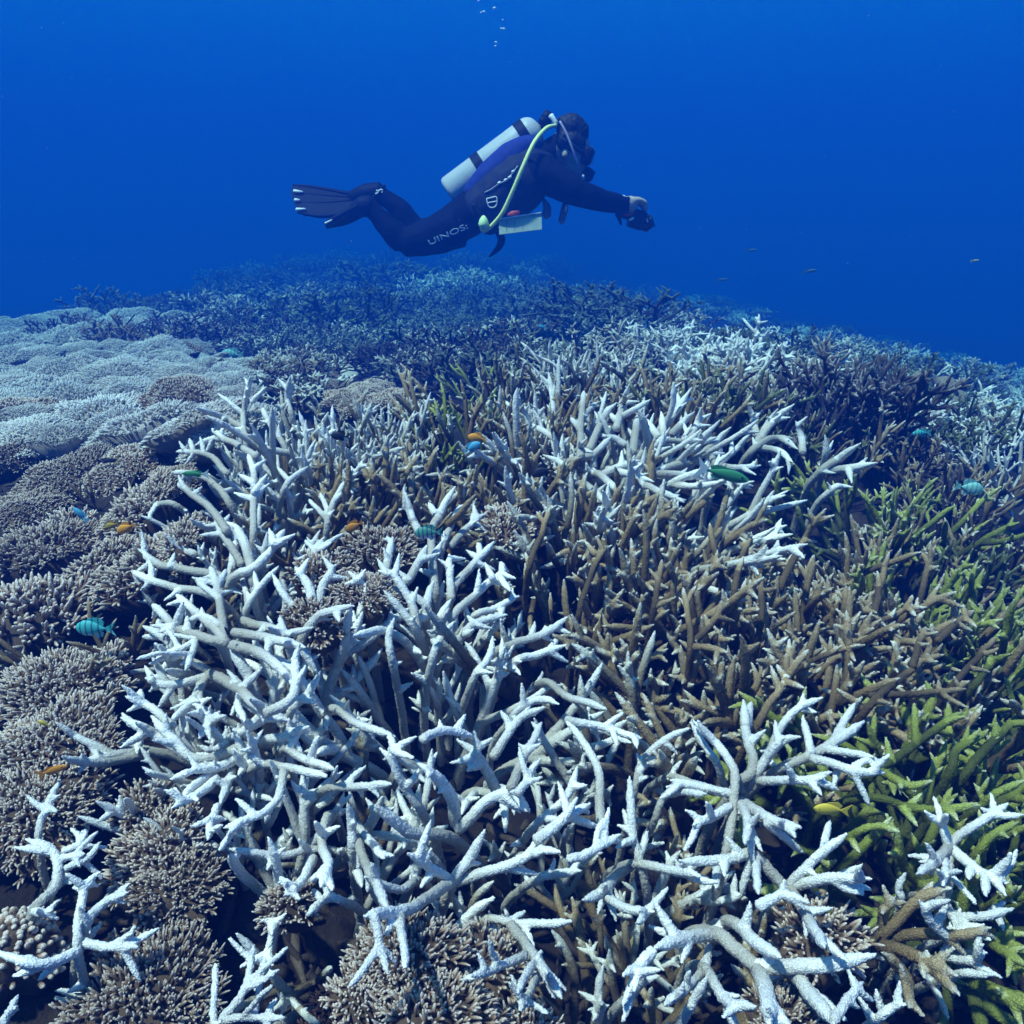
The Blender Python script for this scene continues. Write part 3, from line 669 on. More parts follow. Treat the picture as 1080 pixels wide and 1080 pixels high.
colony(355, 455, 55, 20, 'pale', 'greyish half bleached staghorn coral with crowded upright branches behind the tall white one', hgt=1.0, lean=.4, alt='white', altp=.3)
colony(400, 430, 45, 12, 'white', 'pale upright staghorn coral on the crest against the far grey reef', hgt=1.0, lean=.4, alt='pale', altp=.3)
colony(345, 500, 45, 9, 'brown', 'brown staghorn coral in shade under the crowded greyish one', hgt=.9)
colony(455, 440, 45, 14, 'pale', 'ochre and white tipped staghorn coral on the crest left of the orange fish', hgt=1.0, alt='green', altp=.3)
colony(505, 430, 40, 12, 'brown', 'tawny staghorn coral on the crest just above the orange fish', hgt=1.05, alt='green', altp=.25)
colony(430, 500, 50, 13, 'brown', 'brown staghorn coral with thin branches below the crest, left of the orange fish', hgt=1.0, alt='pale', altp=.25)
colony(510, 500, 45, 12, 'brown', 'brown staghorn coral just under the orange and blue fish pair', hgt=1.0, alt='pale', altp=.2)
colony(565, 395, 45, 16, 'pale', 'white tipped tan staghorn coral on the ridge top below the diver', hgt=1.0, alt='brown', altp=.4)
colony(530, 385, 35, 10, 'green', 'yellowish green staghorn coral on the ridge top, left of the white crest', hgt=1.0, alt='brown', altp=.3)
colony(625, 385, 45, 18, 'white', 'bleached white staghorn coral crowning the middle of the ridge', hgt=1.0, alt='pale', altp=.35)
colony(560, 450, 40, 12, 'brown', 'brown staghorn coral between the orange fish and the bright white cluster', hgt=1.0, alt='pale', altp=.3)
colony(610, 440, 45, 11, 'white', 'bleached white staghorn coral with long fingers at the left of the bright cluster', kit='stag', hgt=1.0, lean=1.2)
r_ = group_branches('bright', 'brightest white staghorn coral right of the middle, widely spread branches', M['white'])
colony(652, 474, 55, 20, 'white', '', root=r_, hgt=.85, lean=1.5)
colony(730, 485, 42, 6, 'white', 'white staghorn coral whose branches reach to the long green fish', kit='stag', hgt=.75, lean=1.7)
colony(690, 415, 42, 11, 'brown', 'greyish tan staghorn coral behind the brightest white cluster', hgt=1.0)
colony(740, 415, 45, 12, 'brown', 'dull brown staghorn coral on the slope behind the long green fish', hgt=1.0, alt='moss', altp=.4)
group_branches('spray', 'white staghorn spray leaning right above the dark hollow', M['white'])
group_branches('lying', 'few bleached white branches lying across the green coral at the right', M['white'])
colony(820, 420, 48, 14, 'moss', 'dark green staghorn coral beside the purplish brown bush', hgt=.95, alt='dark', altp=.35)
colony(770, 400, 40, 12, 'moss', 'olive staghorn coral on the ridge slope right of the middle', hgt=.95, alt='brown', altp=.4)
colony(870, 440, 40, 11, 'moss', 'green brown staghorn coral just in front of the purplish bush', hgt=.9, alt='brown', altp=.5)
colony(903, 420, 27, 20, 'dark', 'dense purplish brown bushy staghorn coral standing up at the right', kit='bushy', hgt=1.5, lean=.5)
colony(952, 440, 34, 12, 'dark', 'low dark staghorn coral right of the purplish bush', kit='bushy', hgt=.8)
colony(962, 408, 20, 7, 'white', 'small white feathery staghorn coral between the purplish bush and the boulder coral', kit='bushy', hgt=.9)
colony(1035, 425, 34, 11, 'moss', 'grey green staghorn coral at the right, in front of the boulder coral', hgt=.9)
colony(1062, 468, 40, 12, 'white', 'bleached white staghorn coral cut by the right edge', kit='stag', hgt=.95, lean=.9)
colony(940, 515, 48, 14, 'green', 'yellow green staghorn coral with a thick fan of branches at the right', kit='stag', hgt=1.0, lean=.8)
colony(1000, 480, 45, 12, 'brown', 'grey brown staghorn coral left of the white one at the right edge', hgt=.9)
colony(1040, 525, 45, 12, 'brown', 'brown staghorn coral behind the turquoise fish at the right', hgt=.95, alt='dark', altp=.4)
colony(985, 560, 50, 14, 'brown', 'dull brown staghorn coral below the turquoise fish', hgt=.9, alt='moss', altp=.4)
colony(1055, 590, 48, 12, 'moss', 'dark green staghorn coral at the right edge under the turquoise fish', hgt=.85, alt='brown', altp=.4)
colony(595, 520, 48, 15, 'brown', 'brown staghorn coral under the bright white cluster, left side', hgt=1.0, alt='pale', altp=.2)
colony(655, 545, 50, 16, 'brown', 'tan brown staghorn coral with tall close branches under the bright white cluster', hgt=1.1, lean=.4, alt='pale', altp=.15)
colony(700, 572, 40, 13, 'brown', 'brown staghorn coral left of the dark blue hollow', hgt=1.05, lean=.5)
colony(590, 600, 45, 11, 'brown', 'brown staghorn coral right of the middle white coral', hgt=.95, alt='pale', altp=.2)
colony(735, 640, 52, 12, 'brown', 'brown staghorn coral on the right rim of the weedy dark hole', hgt=.95)
colony(690, 700, 48, 11, 'pale', 'buff staghorn coral below the weedy dark hole', hgt=.85, alt='brown', altp=.5)
colony(790, 610, 52, 14, 'brown', 'brown staghorn coral with white star tips right of the weedy hole', hgt=1.0)
colony(868, 622, 46, 14, 'brown', 'brown staghorn coral with thick forked stems below the dark blue hollow', kit='thick', hgt=1.0)
colony(922, 590, 42, 12, 'brown', 'brown staghorn coral left of the dark patch at the right', hgt=1.0, alt='green', altp=.15)
colony(840, 670, 55, 16, 'brown', 'brown staghorn coral in the middle of the right hand thicket', hgt=.95)
colony(910, 650, 52, 16, 'brown', 'grey brown staghorn coral with white tips in the right hand thicket', hgt=1.0, kit='bushy')
colony(960, 700, 52, 15, 'brown', 'brown staghorn coral with horizontal prongs above the olive green coral', hgt=.9, lean=1.1)
colony(770, 720, 50, 12, 'brown', 'brown staghorn coral just behind the white star shaped coral', hgt=.85)
colony(985, 625, 48, 13, 'brown', 'mixed green and brown staghorn coral near the right edge', hgt=.95, alt='green', altp=.5)
colony(1050, 660, 48, 14, 'green', 'bright green staghorn coral at the right edge above the olive patch', hgt=1.0)
colony(1050, 735, 52, 14, 'green', 'olive green staghorn coral at the right edge with long bare stems', kit='thick', hgt=.9, lean=.9)
colony(955, 790, 70, 20, 'green', 'olive green staghorn coral right of the white star, low and tangled', kit='thick', hgt=.8, lean=1.1)
colony(1030, 835, 55, 13, 'green', 'dark olive staghorn coral above the small white star at the right edge', kit='stag', hgt=.8, lean=1.0)
colony(1088, 1072, 34, 8, 'green', 'yellow green staghorn coral in the bottom right corner', kit='stag', hgt=.75)
colony(700, 980, 62, 15, 'brown', 'dark brown staghorn coral with white tips at the bottom middle', kit='stag', hgt=.6, lean=1.2, alt='pale', altp=.2)
colony(640, 1040, 52, 11, 'brown', 'brown staghorn coral at the bottom edge beside the white prongs', kit='stag', hgt=.6, lean=1.2)
colony(740, 905, 50, 9, 'brown', 'brown staghorn coral hidden under the white star shaped coral', hgt=.55, lean=1.1)
colony(112, 665, 40, 6, 'brown', 'thin brown staghorn coral at the left beside the striped turquoise fish', kit='stag', hgt=1.3, lean=.9)
colony(95, 520, 40, 6, 'brown', 'dead brown staghorn sticks over the dark crevice at the left', hgt=1.3, lean=.9)
colony(215, 540, 30, 5, 'brown', 'brown staghorn branches at the left foot of the tall white coral', hgt=.8)
colony(800, 535, 52, 9, 'dark', 'dead dark branches lying in the deep blue hollow right of the long green fish', kit='stag', hgt=.45, lean=1.6)
group_branches('open_brown', 'tan open forked staghorn branches standing out above the brown thicket right of the middle', M['brown'])
group_branches('open_green', 'yellow green staghorn coral with long thick stems lying across the right edge', M['green'])
# ---------------------------------------------------------------- finger corals
FING = 'finger coral heads on the left of the reef'
FK = {}
for nm, lst in (('s', [(11, .055, 105, .019, .0028, .022), (12, .060, 120, .020, .0028, .026)]), ('m', [(13, .09, 250, .020, .0028, .03), (14, .095, 270, .021, .0027, .034), (15, .09, 250, .022, .0028, .03)]),
                ('l', [(16, .13, 500, .020, .0028, .036), (17, .135, 540, .020, .0027, .03), (18, .13, 500, .022, .0028, .04)])):
    FK[nm] = [fingers(s, r_, n, h, rr, dm, fork=1.5, lumps=.6) for s, r_, n, h, rr, dm in lst]
FK['blunt'] = [fingers(21, .055, 150, .009, .0041, .05, fork=.0, spread=1.0)]
FK['field'] = [fingers(31 + i, .13, 1350, .010, .0022, .034 + .009 * i, fork=.2, sides=5, spread=.9, lumps=.9) for i in range(4)]
def finger_head(px, py, rpx, kind, mat, label, group=FING, sc=None, lift=-.02, seed=None, flat=1.0, tilt=.12):
    global used
    used += 1; rg = np.random.default_rng(seed or 3000 + used)
    C = at(px, py); d = np.linalg.norm(C); Rw = rpx * d / FPX
    src = FK[kind][int(rg.integers(len(FK[kind])))]
    R0 = max(abs(v.co.x) for v in src[0].vertices)
    s = sc or Rw / R0
    e = .05; x, y = C[0], C[1]
    nx = (canopy(x - e, y) - canopy(x + e, y)) / (2 * e); ny = (canopy(x, y - e) - canopy(x, y + e)) / (2 * e)
    up = Vector((nx * .8, ny * .8 - .10, 1)) + Vector(rg.normal(size=3) * tilt); up.normalize()
    root = empty('finger_coral', (x, y, canopy(x, y) + lift)); tag(root, label, 'coral', group)
    root.rotation_mode = 'QUATERNION'; root.rotation_quaternion = up.to_track_quat('Z', 'Y') @ Quaternion((0, 0, 1), rg.uniform(0, 6.28))
    root.scale = (s, s * rg.uniform(.85, 1.15), s * flat)
    link('coral_base', src[0], M[mat], root, objmat=True)
    tag(link('finger', src[1], M[mat], root, objmat=True), kind='stuff')
    return root
for a in [
 (45, 572, 66, 'l', 'finger', 'tan finger coral head at the left edge just under the long dark crevice'),
 (100, 590, 42, 'm', 'finger', 'small tan finger coral with the pale tuft beside it, left of the two orange fish'),
 (30, 640, 62, 'm', 'finger', 'brownish finger coral at the left edge, level with the turquoise striped fish'),
 (55, 715, 62, 'l', 'finger', 'finger coral head at the left below the turquoise striped fish'),
 (100, 690, 30, 's', 'finger', 'little round finger coral under the turquoise striped fish'),
 (40, 775, 66, 'l', 'finger', 'large grey tan finger coral at the left edge with a tiny yellow fish on it'),
 (88, 772, 34, 'm', 'finger', 'finger coral lobe between the brown sticks and the white staghorn, left side'),
 (35, 840, 62, 'l', 'finger', 'finger coral head at the left edge under the orange brown fish'),
 (150, 590, 50, 'm', 'finger', 'grey finger coral carrying the pair of orange fish'),
 (140, 535, 48, 'm', 'finger', 'grey tan finger coral above the pair of orange fish'),
 (185, 560, 40, 'm', 'finger', 'finger coral in the gap at the left foot of the tall white staghorn'),
 (150, 838, 34, 's', 'finger', 'dark finger coral under the white staghorn prongs at the left'),
 (165, 885, 52, 'm', 'finger', 'finger coral with close parallel rows, above the bottom left fork of white staghorn'),
 (185, 922, 42, 'm', 'finger', 'bushy tan finger coral right of the white fork at the lower left'),
 (300, 935, 30, 's', 'finger', 'small finger coral under the lowest left white prongs'),
 (150, 1045, 78, 'l', 'finger', 'large tan finger coral at the bottom left, open branching fingers'),
 (14, 985, 36, 'blunt', 'finger', 'round knobbly coral with blunt fingers at the bottom left edge'),
 (430, 985, 62, 'm', 'finger', 'brown finger coral at the bottom middle behind the lowest white prong'),
 (455, 1050, 66, 'm', 'finger', 'pale tipped finger coral at the bottom edge left of the middle'),
 (520, 1005, 40, 's', 'finger', 'finger coral right of the lowest white prong, bottom middle'),
 (375, 1030, 35, 's', 'finger', 'finger coral at the rim of the bottom dark hollow'),
 (560, 1075, 40, 's', 'finger', 'brown finger coral at the bottom edge beneath the white prongs'),
 (865, 970, 42, 's', 'finger', 'dark finger coral between the white trunks at the lower right'),
 (830, 1062, 36, 's', 'finger', 'finger coral tucked under the thick white trunks at the bottom'),
 (405, 565, 46, 'm', 'finger', 'tan finger coral behind the middle white staghorn, left of the striped fish'),
 (385, 610, 42, 'm', 'finger', 'shaded finger coral in the hollow behind the middle white staghorn'),
 (535, 545, 34, 's', 'finger', 'small brown finger coral above the middle white staghorn, right of the striped fish'),
 (340, 590, 34, 's', 'finger', 'finger coral in the gap between the left and middle white staghorns'),
 (330, 640, 34, 's', 'finger', 'shaded finger coral deep between the white lobes at the left'),
 (60, 500, 52, 'field', 'finger', 'grey tan finger coral at the left above the dark crevice'),
 (25, 528, 46, 'field', 'finger', 'pale grey finger coral at the left edge on the lip of the crevice'),
 (130, 487, 46, 'field', 'finger', 'grey finger coral below the small dark fish at the left'),
 (175, 500, 36, 'field', 'finger', 'grey finger coral against the tall white staghorn at the left'),
 (25, 470, 50, 'field', 'finger', 'bluish grey finger coral at the left edge where the field turns darker'),
 (70, 548, 30, 's', 'finger', 'small finger coral half hidden in the dark crevice at the left'),
]: finger_head(*a)
for a in [(650, 618, 40, 's', 'weed', 'red brown weedy clump in the dark hole right of the middle'), (675, 650, 30, 's', 'weed', 'lower red brown weedy clump in the dark hole right of the middle'),
 (745, 622, 26, 's', 'weed', 'small purplish weedy clump between brown staghorn right of the dark hole'), (325, 1015, 34, 's', 'weed', 'dark weedy clump in the hollow at the bottom left of the middle'), (345, 965, 26, 's', 'weed', 'small dark weedy clump under the lowest left white prongs')]:
    o = finger_head(*a, group='weedy clumps in dark holes', lift=-.10); o.name = 'weed_clump'
# ---------------------------------------------------------------- the field of pale finger coral further left, and the far reef
FIELD = 'pale finger coral heads carpeting the left of the reef'
frg = np.random.default_rng(77)
def scatter(poly, n, dmin, rg):
    """points of the photograph inside a polygon, kept apart"""
    xs = [p[0] for p in poly]; ys = [p[1] for p in poly]; out = []
    def inside(x, y):
        c = False
        for (x0, y0), (x1, y1) in zip(poly, poly[1:] + poly[:1]):
            if (y0 > y) != (y1 > y) and x < (x1 - x0) * (y - y0) / (y1 - y0) + x0: c = not c
        return c
    for _ in range(n * 60):
        x, y = rg.uniform(min(xs), max(xs)), rg.uniform(min(ys), max(ys))
        if not inside(x, y): continue
        p = at(x, y)
        if all(np.linalg.norm(p - q[2]) > dmin * (.6 + .13 * np.linalg.norm(p)) for q in out): out.append((x, y, p))
        if len(out) >= n: break
    return out
# named heads first
for a in [
 (30, 415, 46, 'field', 'fingerp', 'grey lilac finger coral mound with a shaded side at the left edge', FIELD),
 (140, 455, 46, 'field', 'fingerp', 'pale finger coral just under the larger dark fish at the left', FIELD),
 (95, 450, 46, 'field', 'fingerp', 'pale finger coral with the small dark fish over it', FIELD),
 (205, 455, 44, 'field', 'fingerp', 'pale finger coral left of the tallest white staghorn branch', FIELD),
 (175, 385, 42, 'field', 'fingerp', 'broad pale finger coral head in the middle of the left field', FIELD),
 (300, 395, 26, 'field', 'fingerp', 'grey finger coral shelf behind the tall white staghorn', FIELD),
]: finger_head(*a, flat=.9)
for x, y, p in scatter([(-30, 372), (110, 366), (200, 362), (262, 385), (255, 430), (215, 470), (120, 480), (-30, 470)], 95, .10, frg):
    d = np.linalg.norm(p); where = ('far part' if y < 388 else 'near part' if y > 430 else 'middle') + (', at the left edge' if x < 80 else ', by the tall staghorn' if x > 165 else '')
    rr_ = frg.uniform(.075, .165); fl_ = frg.uniform(.55, 1.35); mt_ = 'finger' if frg.random() < (.25 if y > 440 and x < 110 else .05) else 'fingerp'
    finger_head(x, y, rr_ * FPX / d, 'field', mt_, ('small ' if rr_ < .105 else 'broad ' if rr_ > .135 else '') + ('lumpy ' if fl_ > 1 else '') + ('brownish' if mt_ == 'finger' else 'pale') + ' finger coral head in the left field, ' + where, FIELD + ', ' + where.split(',')[0], flat=fl_, lift=frg.uniform(-.055, .035))
for x, y, p in scatter([(-30, 345), (60, 333), (180, 333), (215, 345), (200, 362), (-30, 368)], 26, .18, frg):
    d = np.linalg.norm(p); finger_head(x, y, frg.uniform(.18, .30) * FPX / d, 'field', 'fingerp', 'pale bluish coral head on the far rim of the left field', 'pale coral heads on the far rim of the left field', flat=frg.uniform(.7, 1.3), lift=frg.uniform(-.06, .02))
for x, y, p in scatter([(300, 385), (330, 372), (440, 395), (430, 418), (330, 415)], 8, .16, frg):
    finger_head(x, y, frg.uniform(.08, .12) * FPX / np.linalg.norm(p), 'field', 'finger', 'grey coral head behind the crest of the crowded staghorn', 'grey coral heads behind the crest', flat=.8, lift=-.03)

BUSH = KIT['bush']
def head(px, py, hgt, mat, label, group, sx=1.0, rg=frg, sink=.05):
    p = at(px, py); d = np.linalg.norm(p)
    o = link('coral_head', BUSH[int(rg.integers(len(BUSH)))], M[mat], objmat=True); tag(o, label, 'coral', group)
    g = ground(p[0], p[1]); o.location = (p[0], p[1], g - sink * hgt)
    s = hgt / .22; o.scale = (s * sx, s * sx, s); o.rotation_euler = (rg.normal() * .12, rg.normal() * .12, rg.uniform(0, 6.28))
    return o
RIDGE = 'white staghorn heads along the far ridge'
for px, py, h, m, lab in [
 (650, 352, .24, 'pale', 'greyish white staghorn head at the left end of the far white ridge'),
 (693, 345, .26, 'white', 'blue white staghorn head on the far ridge, below the diver\'s hand'),
 (725, 350, .26, 'white', 'blue white staghorn head standing highest in the far white ridge'),
 (765, 358, .27, 'white', 'large blue white staghorn head in the middle of the far white ridge'),
 (800, 366, .26, 'white', 'blue white staghorn head sloping down the right part of the far ridge'),
 (838, 374, .24, 'pale', 'greenish white staghorn head at the far ridge\'s right end beside the purplish bush'),
 (835, 347, .16, 'white', 'small lone white staghorn head beyond the far ridge at the right'),
 (745, 380, .24, 'pale', 'grey staghorn head in front of the far white ridge'),
 (700, 378, .22, 'brown', 'brownish staghorn head in front of the far white ridge, left part'),
 (660, 330, .26, 'dark', 'dark staghorn head behind the left end of the white ridge'),
]: head(px, py, h, m, lab, RIDGE, sx=1.15)
for px, py, h, m, lab, sx in [
 (485, 306, .5, 'white', 'pale branching coral far back just below the diver\'s waist', 1.2), (520, 308, .45, 'white', 'pale branching coral far back below the hanging strap', 1.1), (452, 308, .4, 'white', 'pale low branching coral far back below the diver\'s knee', 1.2),
 (412, 302, .6, 'moss', 'far greenish bushy coral below the diver\'s legs', 1.5), (340, 345, .4, 'moss', 'greenish staghorn thicket behind the pale field', 1.6), (375, 345, .38, 'moss', 'greenish staghorn thicket left of the pale rubble dome', 1.4),
 (200, 326, .34, 'dark', 'dark bush of coral on the far left rim', 1.6), (165, 329, .28, 'dark', 'small dark bush of coral at the far left rim', 1.5), (605, 322, .3, 'pale', 'faint pale staghorn at the foot of the far slope, under the diver\'s arm', 1.3),
]: head(px, py, h, m, lab, 'far coral heads on the slope under the diver', sx)
zones = [
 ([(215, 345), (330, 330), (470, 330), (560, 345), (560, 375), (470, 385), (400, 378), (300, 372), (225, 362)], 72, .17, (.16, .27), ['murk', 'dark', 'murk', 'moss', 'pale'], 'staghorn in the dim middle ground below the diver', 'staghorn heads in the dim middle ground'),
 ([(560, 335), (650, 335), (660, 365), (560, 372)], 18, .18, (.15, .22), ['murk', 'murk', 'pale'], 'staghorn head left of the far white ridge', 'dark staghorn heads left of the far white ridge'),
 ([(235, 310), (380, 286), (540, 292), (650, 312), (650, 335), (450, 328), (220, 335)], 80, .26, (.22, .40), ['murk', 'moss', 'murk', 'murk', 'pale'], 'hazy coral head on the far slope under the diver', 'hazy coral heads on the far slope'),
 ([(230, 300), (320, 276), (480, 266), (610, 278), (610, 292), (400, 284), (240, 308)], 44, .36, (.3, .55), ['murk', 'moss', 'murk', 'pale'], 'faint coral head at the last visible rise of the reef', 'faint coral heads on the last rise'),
 ([(120, 330), (230, 312), (250, 330), (120, 338)], 12, .4, (.25, .4), ['murk', 'dark'], 'faint coral on the far left slope', 'faint corals on the far left slope'),
 ([(262, 372), (330, 376), (330, 410), (275, 402)], 9, .16, (.12, .18), ['brown', 'dark', 'pale'], 'low staghorn tuft in the gap behind the tall white staghorn', 'low staghorn tufts in the gap behind the tall white one'),
 ([(225, 340), (100, 345), (60, 352), (120, 368), (240, 360)], 16, .25, (.16, .24), ['dark', 'brown', 'dark'], 'thin staghorn head growing among the pale left field', 'thin dark staghorn among the pale field'),
 ([(680, 330), (760, 325), (880, 345), (960, 375), (940, 385), (840, 360), (720, 340)], 34, .26, (.14, .22), ['moss', 'murk', 'pale', 'white'], 'staghorn head falling away behind the far white ridge', 'bluish staghorn heads behind the far ridge'),
 ([(960, 395), (1100, 400), (1100, 440), (990, 430)], 26, .18, (.13, .2), ['pale', 'murk', 'moss', 'white'], 'hazy staghorn head around the boulder coral at the right', 'staghorn heads around the boulder coral'),
 ([(850, 340), (1000, 372), (1100, 385), (1100, 402), (960, 385), (840, 345)], 28, .4, (.18, .3), ['white', 'murk', 'pale', 'moss'], 'faint coral head on the slope dropping away at the right', 'faint coral heads on the right hand drop'),
 ([(600, 310), (720, 312), (840, 336), (760, 330), (620, 322)], 18, .4, (.2, .35), ['pale', 'white', 'murk'], 'faint coral head in the blue behind the far white ridge', 'faint coral heads in the blue behind the ridge'),
]
SIDE = lambda x, y, poly: ('left end' if (x - min(p[0] for p in poly)) < .33 * (max(p[0] for p in poly) - min(p[0] for p in poly)) else 'right end' if (x - min(p[0] for p in poly)) > .67 * (max(p[0] for p in poly) - min(p[0] for p in poly)) else 'middle')
KIND = {'murk': 'dull', 'white': 'white', 'dark': 'dark', 'brown': 'brownish', 'moss': 'greenish', 'pale': 'pale'}
for poly, n, dm, hs, mats, lab, grp in zones:
    for x, y, p in scatter(poly, n, dm, frg):
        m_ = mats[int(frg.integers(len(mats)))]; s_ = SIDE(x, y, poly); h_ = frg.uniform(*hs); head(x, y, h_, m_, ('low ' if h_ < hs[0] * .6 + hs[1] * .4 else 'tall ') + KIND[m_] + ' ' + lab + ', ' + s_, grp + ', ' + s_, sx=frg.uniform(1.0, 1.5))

def lumps(name, px, py, label, spots, mat, seed):
    """a massive coral: rounded lobes fused into one body"""
    rg = np.random.default_rng(seed); p = at(px, py); g = ground(p[0], p[1]); bm = bmesh.new()
    for x, y, z, r in spots:
        mt = Matrix.Translation((x, y, z)); bmesh.ops.create_icosphere(bm, subdivisions=3, radius=r, matrix=mt)
    me = bpy.data.meshes.new(name); bm.to_mesh(me); bm.free()
    o = bpy.data.objects.new(name, me); COL.objects.link(o)
    md = o.modifiers.new('r', 'REMESH'); md.mode = 'VOXEL'; md.voxel_size = .009; md.use_smooth_shade = True
    sm = o.modifiers.new('s', 'SMOOTH'); sm.iterations = 2
    dg = bpy.context.evaluated_depsgraph_get(); dg.update()
    m2 = bpy.data.meshes.new_from_object(o.evaluated_get(dg)); o.modifiers.clear(); o.data = m2
    set_tip(m2, np.full(len(m2.vertices), .5)); m2.materials.append(mat); m2.polygons.foreach_set('use_smooth', np.ones(len(m2.polygons), bool))
    o.location = (p[0], p[1], g); tag(o, label, 'coral'); return o
lumps('boulder_coral', 985, 398, 'bluish grey boulder coral of rounded knobs at the right, behind the white feathery coral',
      [(-.10, 0, .10, .052), (-.03, .02, .15, .055), (.05, 0, .135, .05), (.12, .02, .075, .05), (-.06, -.08, .05, .05), (.04, -.08, .07, .055), (.11, -.06, .02, .05), (-.16, 0, .04, .045), (0, 0, .03, .09)], M['boulder'], 1)
lumps('boulder_coral', 930, 372, 'small round boulder coral at the right, on top of the slope beside the purplish bush', [(0, 0, .08, .07), (.08, 0, .06, .06), (-.06, .03, .05, .06), (0, 0, 0, .1)], M['boulder'], 2)
lumps('rubble_dome', 380, 374, 'pale sandy rubble dome in the dim middle ground left of the crest', [(frg.normal() * .16, frg.normal() * .09, -.04 + frg.normal() * .012, frg.uniform(.05, .10)) for _ in range(26)], M['fingerp'], 3)

# growth just outside the picture, so that the reef goes on beyond its edges: one mass
def beyond():
    Vs, Fs, T, n0 = [], [], [], 0
    src = []
    for m in BUSH[:3]:
        c = np.empty(len(m.vertices) * 3, np.float32); m.vertices.foreach_get('co', c); t = np.empty(len(m.vertices), np.float32); m.attributes['tip'].data.foreach_get('value', t)
        src.append((c.reshape(-1, 3), [tuple(p.vertices) for p in m.polygons], t))
    for i in range(34):
        th = R(frg.uniform(37, 62)); th = -th if i >= 26 else th; r = math.exp(frg.uniform(math.log(.75), math.log(3.6)))
        x, y = math.sin(th) * r, math.cos(th) * r; c, f, t = src[i % 3]; a = frg.uniform(0, 6.28); s = frg.uniform(.6, .95)
        q = np.stack([c[:, 0] * math.cos(a) - c[:, 1] * math.sin(a), c[:, 0] * math.sin(a) + c[:, 1] * math.cos(a), c[:, 2]], 1) * s + np.array((x, y, ground(x, y) - .01))
        q_ = q / np.maximum(q @ FWD, 1e-3)[:, None]
        if np.any((np.abs(q_ @ RIGHT) < 545 / FPX) & (q @ FWD > 0)): continue
        Vs.append(q); Fs += [tuple(v + n0 for v in p) for p in f]; T.append(t); n0 += len(q)
    me = mesh('coral_growth', np.vstack(Vs), Fs); set_tip(me, np.concatenate(T))
    tag(link('coral_growth', me, M['brown']), 'brown staghorn growth going on past the edges of the picture', kind='stuff')
beyond()

def rubble():
    rg = np.random.default_rng(31); polys = []
    for i in range(1100):
        th = R(rg.uniform(-42, 42)); r = math.exp(rg.uniform(math.log(.5), math.log(2.2))); x, y = math.sin(th) * r, math.cos(th) * r
        p = np.array((x, y, ground(x, y) + rg.uniform(-.004, .012))); d = norm(rg.normal(size=3) * np.array((1, 1, .45))); L = rg.uniform(.02, .065)
        q = np.array([p - d * L / 2, p + rg.normal(size=3) * .004, p + d * L / 2]); w_ = rg.uniform(.003, .0065)
        polys.append((q, np.array((w_, w_ * .95, w_ * .5)), np.array((L, L / 2, 0.0))))
    V, F = tubes(polys, 6); me = mesh('coral_rubble', V, F); set_tip(me, np.repeat(rg.uniform(0, .8, len(polys)), 3 * 6 + 2))
    tag(link('coral_rubble', me, coral_mat('dead_rubble', [(0, (.02, .014, .010)), (.5, (.06, .042, .03)), (1, (.17, .13, .10))], blotch=.6)), 'dark broken coral rubble on the sea bed between the corals', kind='stuff')
rubble()
# ---------------------------------------------------------------- the diver
from mathutils.bvhtree import BVHTree
DY = 4.3
def DP(px, py, dy=0.0): return np.array(at_y(px, py, DY + dy))
UPX = float(np.linalg.norm(DP(541, 200) - DP(540, 200)))          # metres per pixel at the diver
def tube_of(pts, rads, step=.02):
    p = resample(np.array(pts), step); s = np.linspace(0, 1, len(p)); k = np.linspace(0, 1, len(rads))
    return (p, np.interp(s, k, rads), np.full(len(p), 9.0))
def skin_of(name, polys, voxel, smooth=5, folds=0, fs=16):
    V, F = tubes(polys, 14); me = mesh(name, V, F); o = bpy.data.objects.new(name, me); COL.objects.link(o)
    md = o.modifiers.new('r', 'REMESH'); md.mode = 'VOXEL'; md.voxel_size = voxel; md.use_smooth_shade = True
    sm = o.modifiers.new('s', 'SMOOTH'); sm.factor = .6; sm.iterations = smooth
    dg = bpy.context.evaluated_depsgraph_get(); dg.update()
    m2 = bpy.data.meshes.new_from_object(o.evaluated_get(dg)); m2.name = name
    bpy.data.objects.remove(o); bpy.data.meshes.remove(me)
    if folds:
        n = len(m2.vertices); co = np.empty(n * 3, np.float32); no = np.empty(n * 3, np.float32); m2.vertices.foreach_get('co', co); m2.vertices.foreach_get('normal', no)
        co = co.reshape(-1, 3); no = no.reshape(-1, 3); k = np.array([1 - 2 * abs(mnoise.noise(Vector((p[0] * fs, p[1] * fs, p[2] * fs)))) for p in co], np.float32)
        m2.vertices.foreach_set('co', (co + no * (k[:, None] * folds)).ravel()); m2.update()
    m2.polygons.foreach_set('use_smooth', np.ones(len(m2.polygons), bool)); return m2
SUIT = plain('neoprene', (.0025, .0045, .020), .8, .4, 22, bump=.8); SUIT.node_tree.nodes['Principled BSDF'].inputs['Specular IOR Level'].default_value = .06
SKIN = plain('skin', (.42, .33, .29), .55, .15, 60)
HAIR = plain('black_hair', (.008, .008, .010), .6, .3, 120, bump=.6)
BLUEF = plain('blue_nylon', (.018, .030, .20), .7, .2, 40); BLUEF.node_tree.nodes['Principled BSDF'].inputs['Specular IOR Level'].default_value = .06
BLACK = plain('black_rubber', (.010, .012, .028), .5, .2, 40); BLACK.node_tree.nodes['Principled BSDF'].inputs['Specular IOR Level'].default_value = .06
STEEL = plain('painted_cylinder', (.46, .48, .52), .42, .06, 14)
CHROME = plain('chrome', (.6, .6, .62), .3, metal=.6)
YELLOW = plain('yellow_hose', (.74, .78, .30), .5)
PRINT = plain('white_print', (.75, .76, .82), .6)
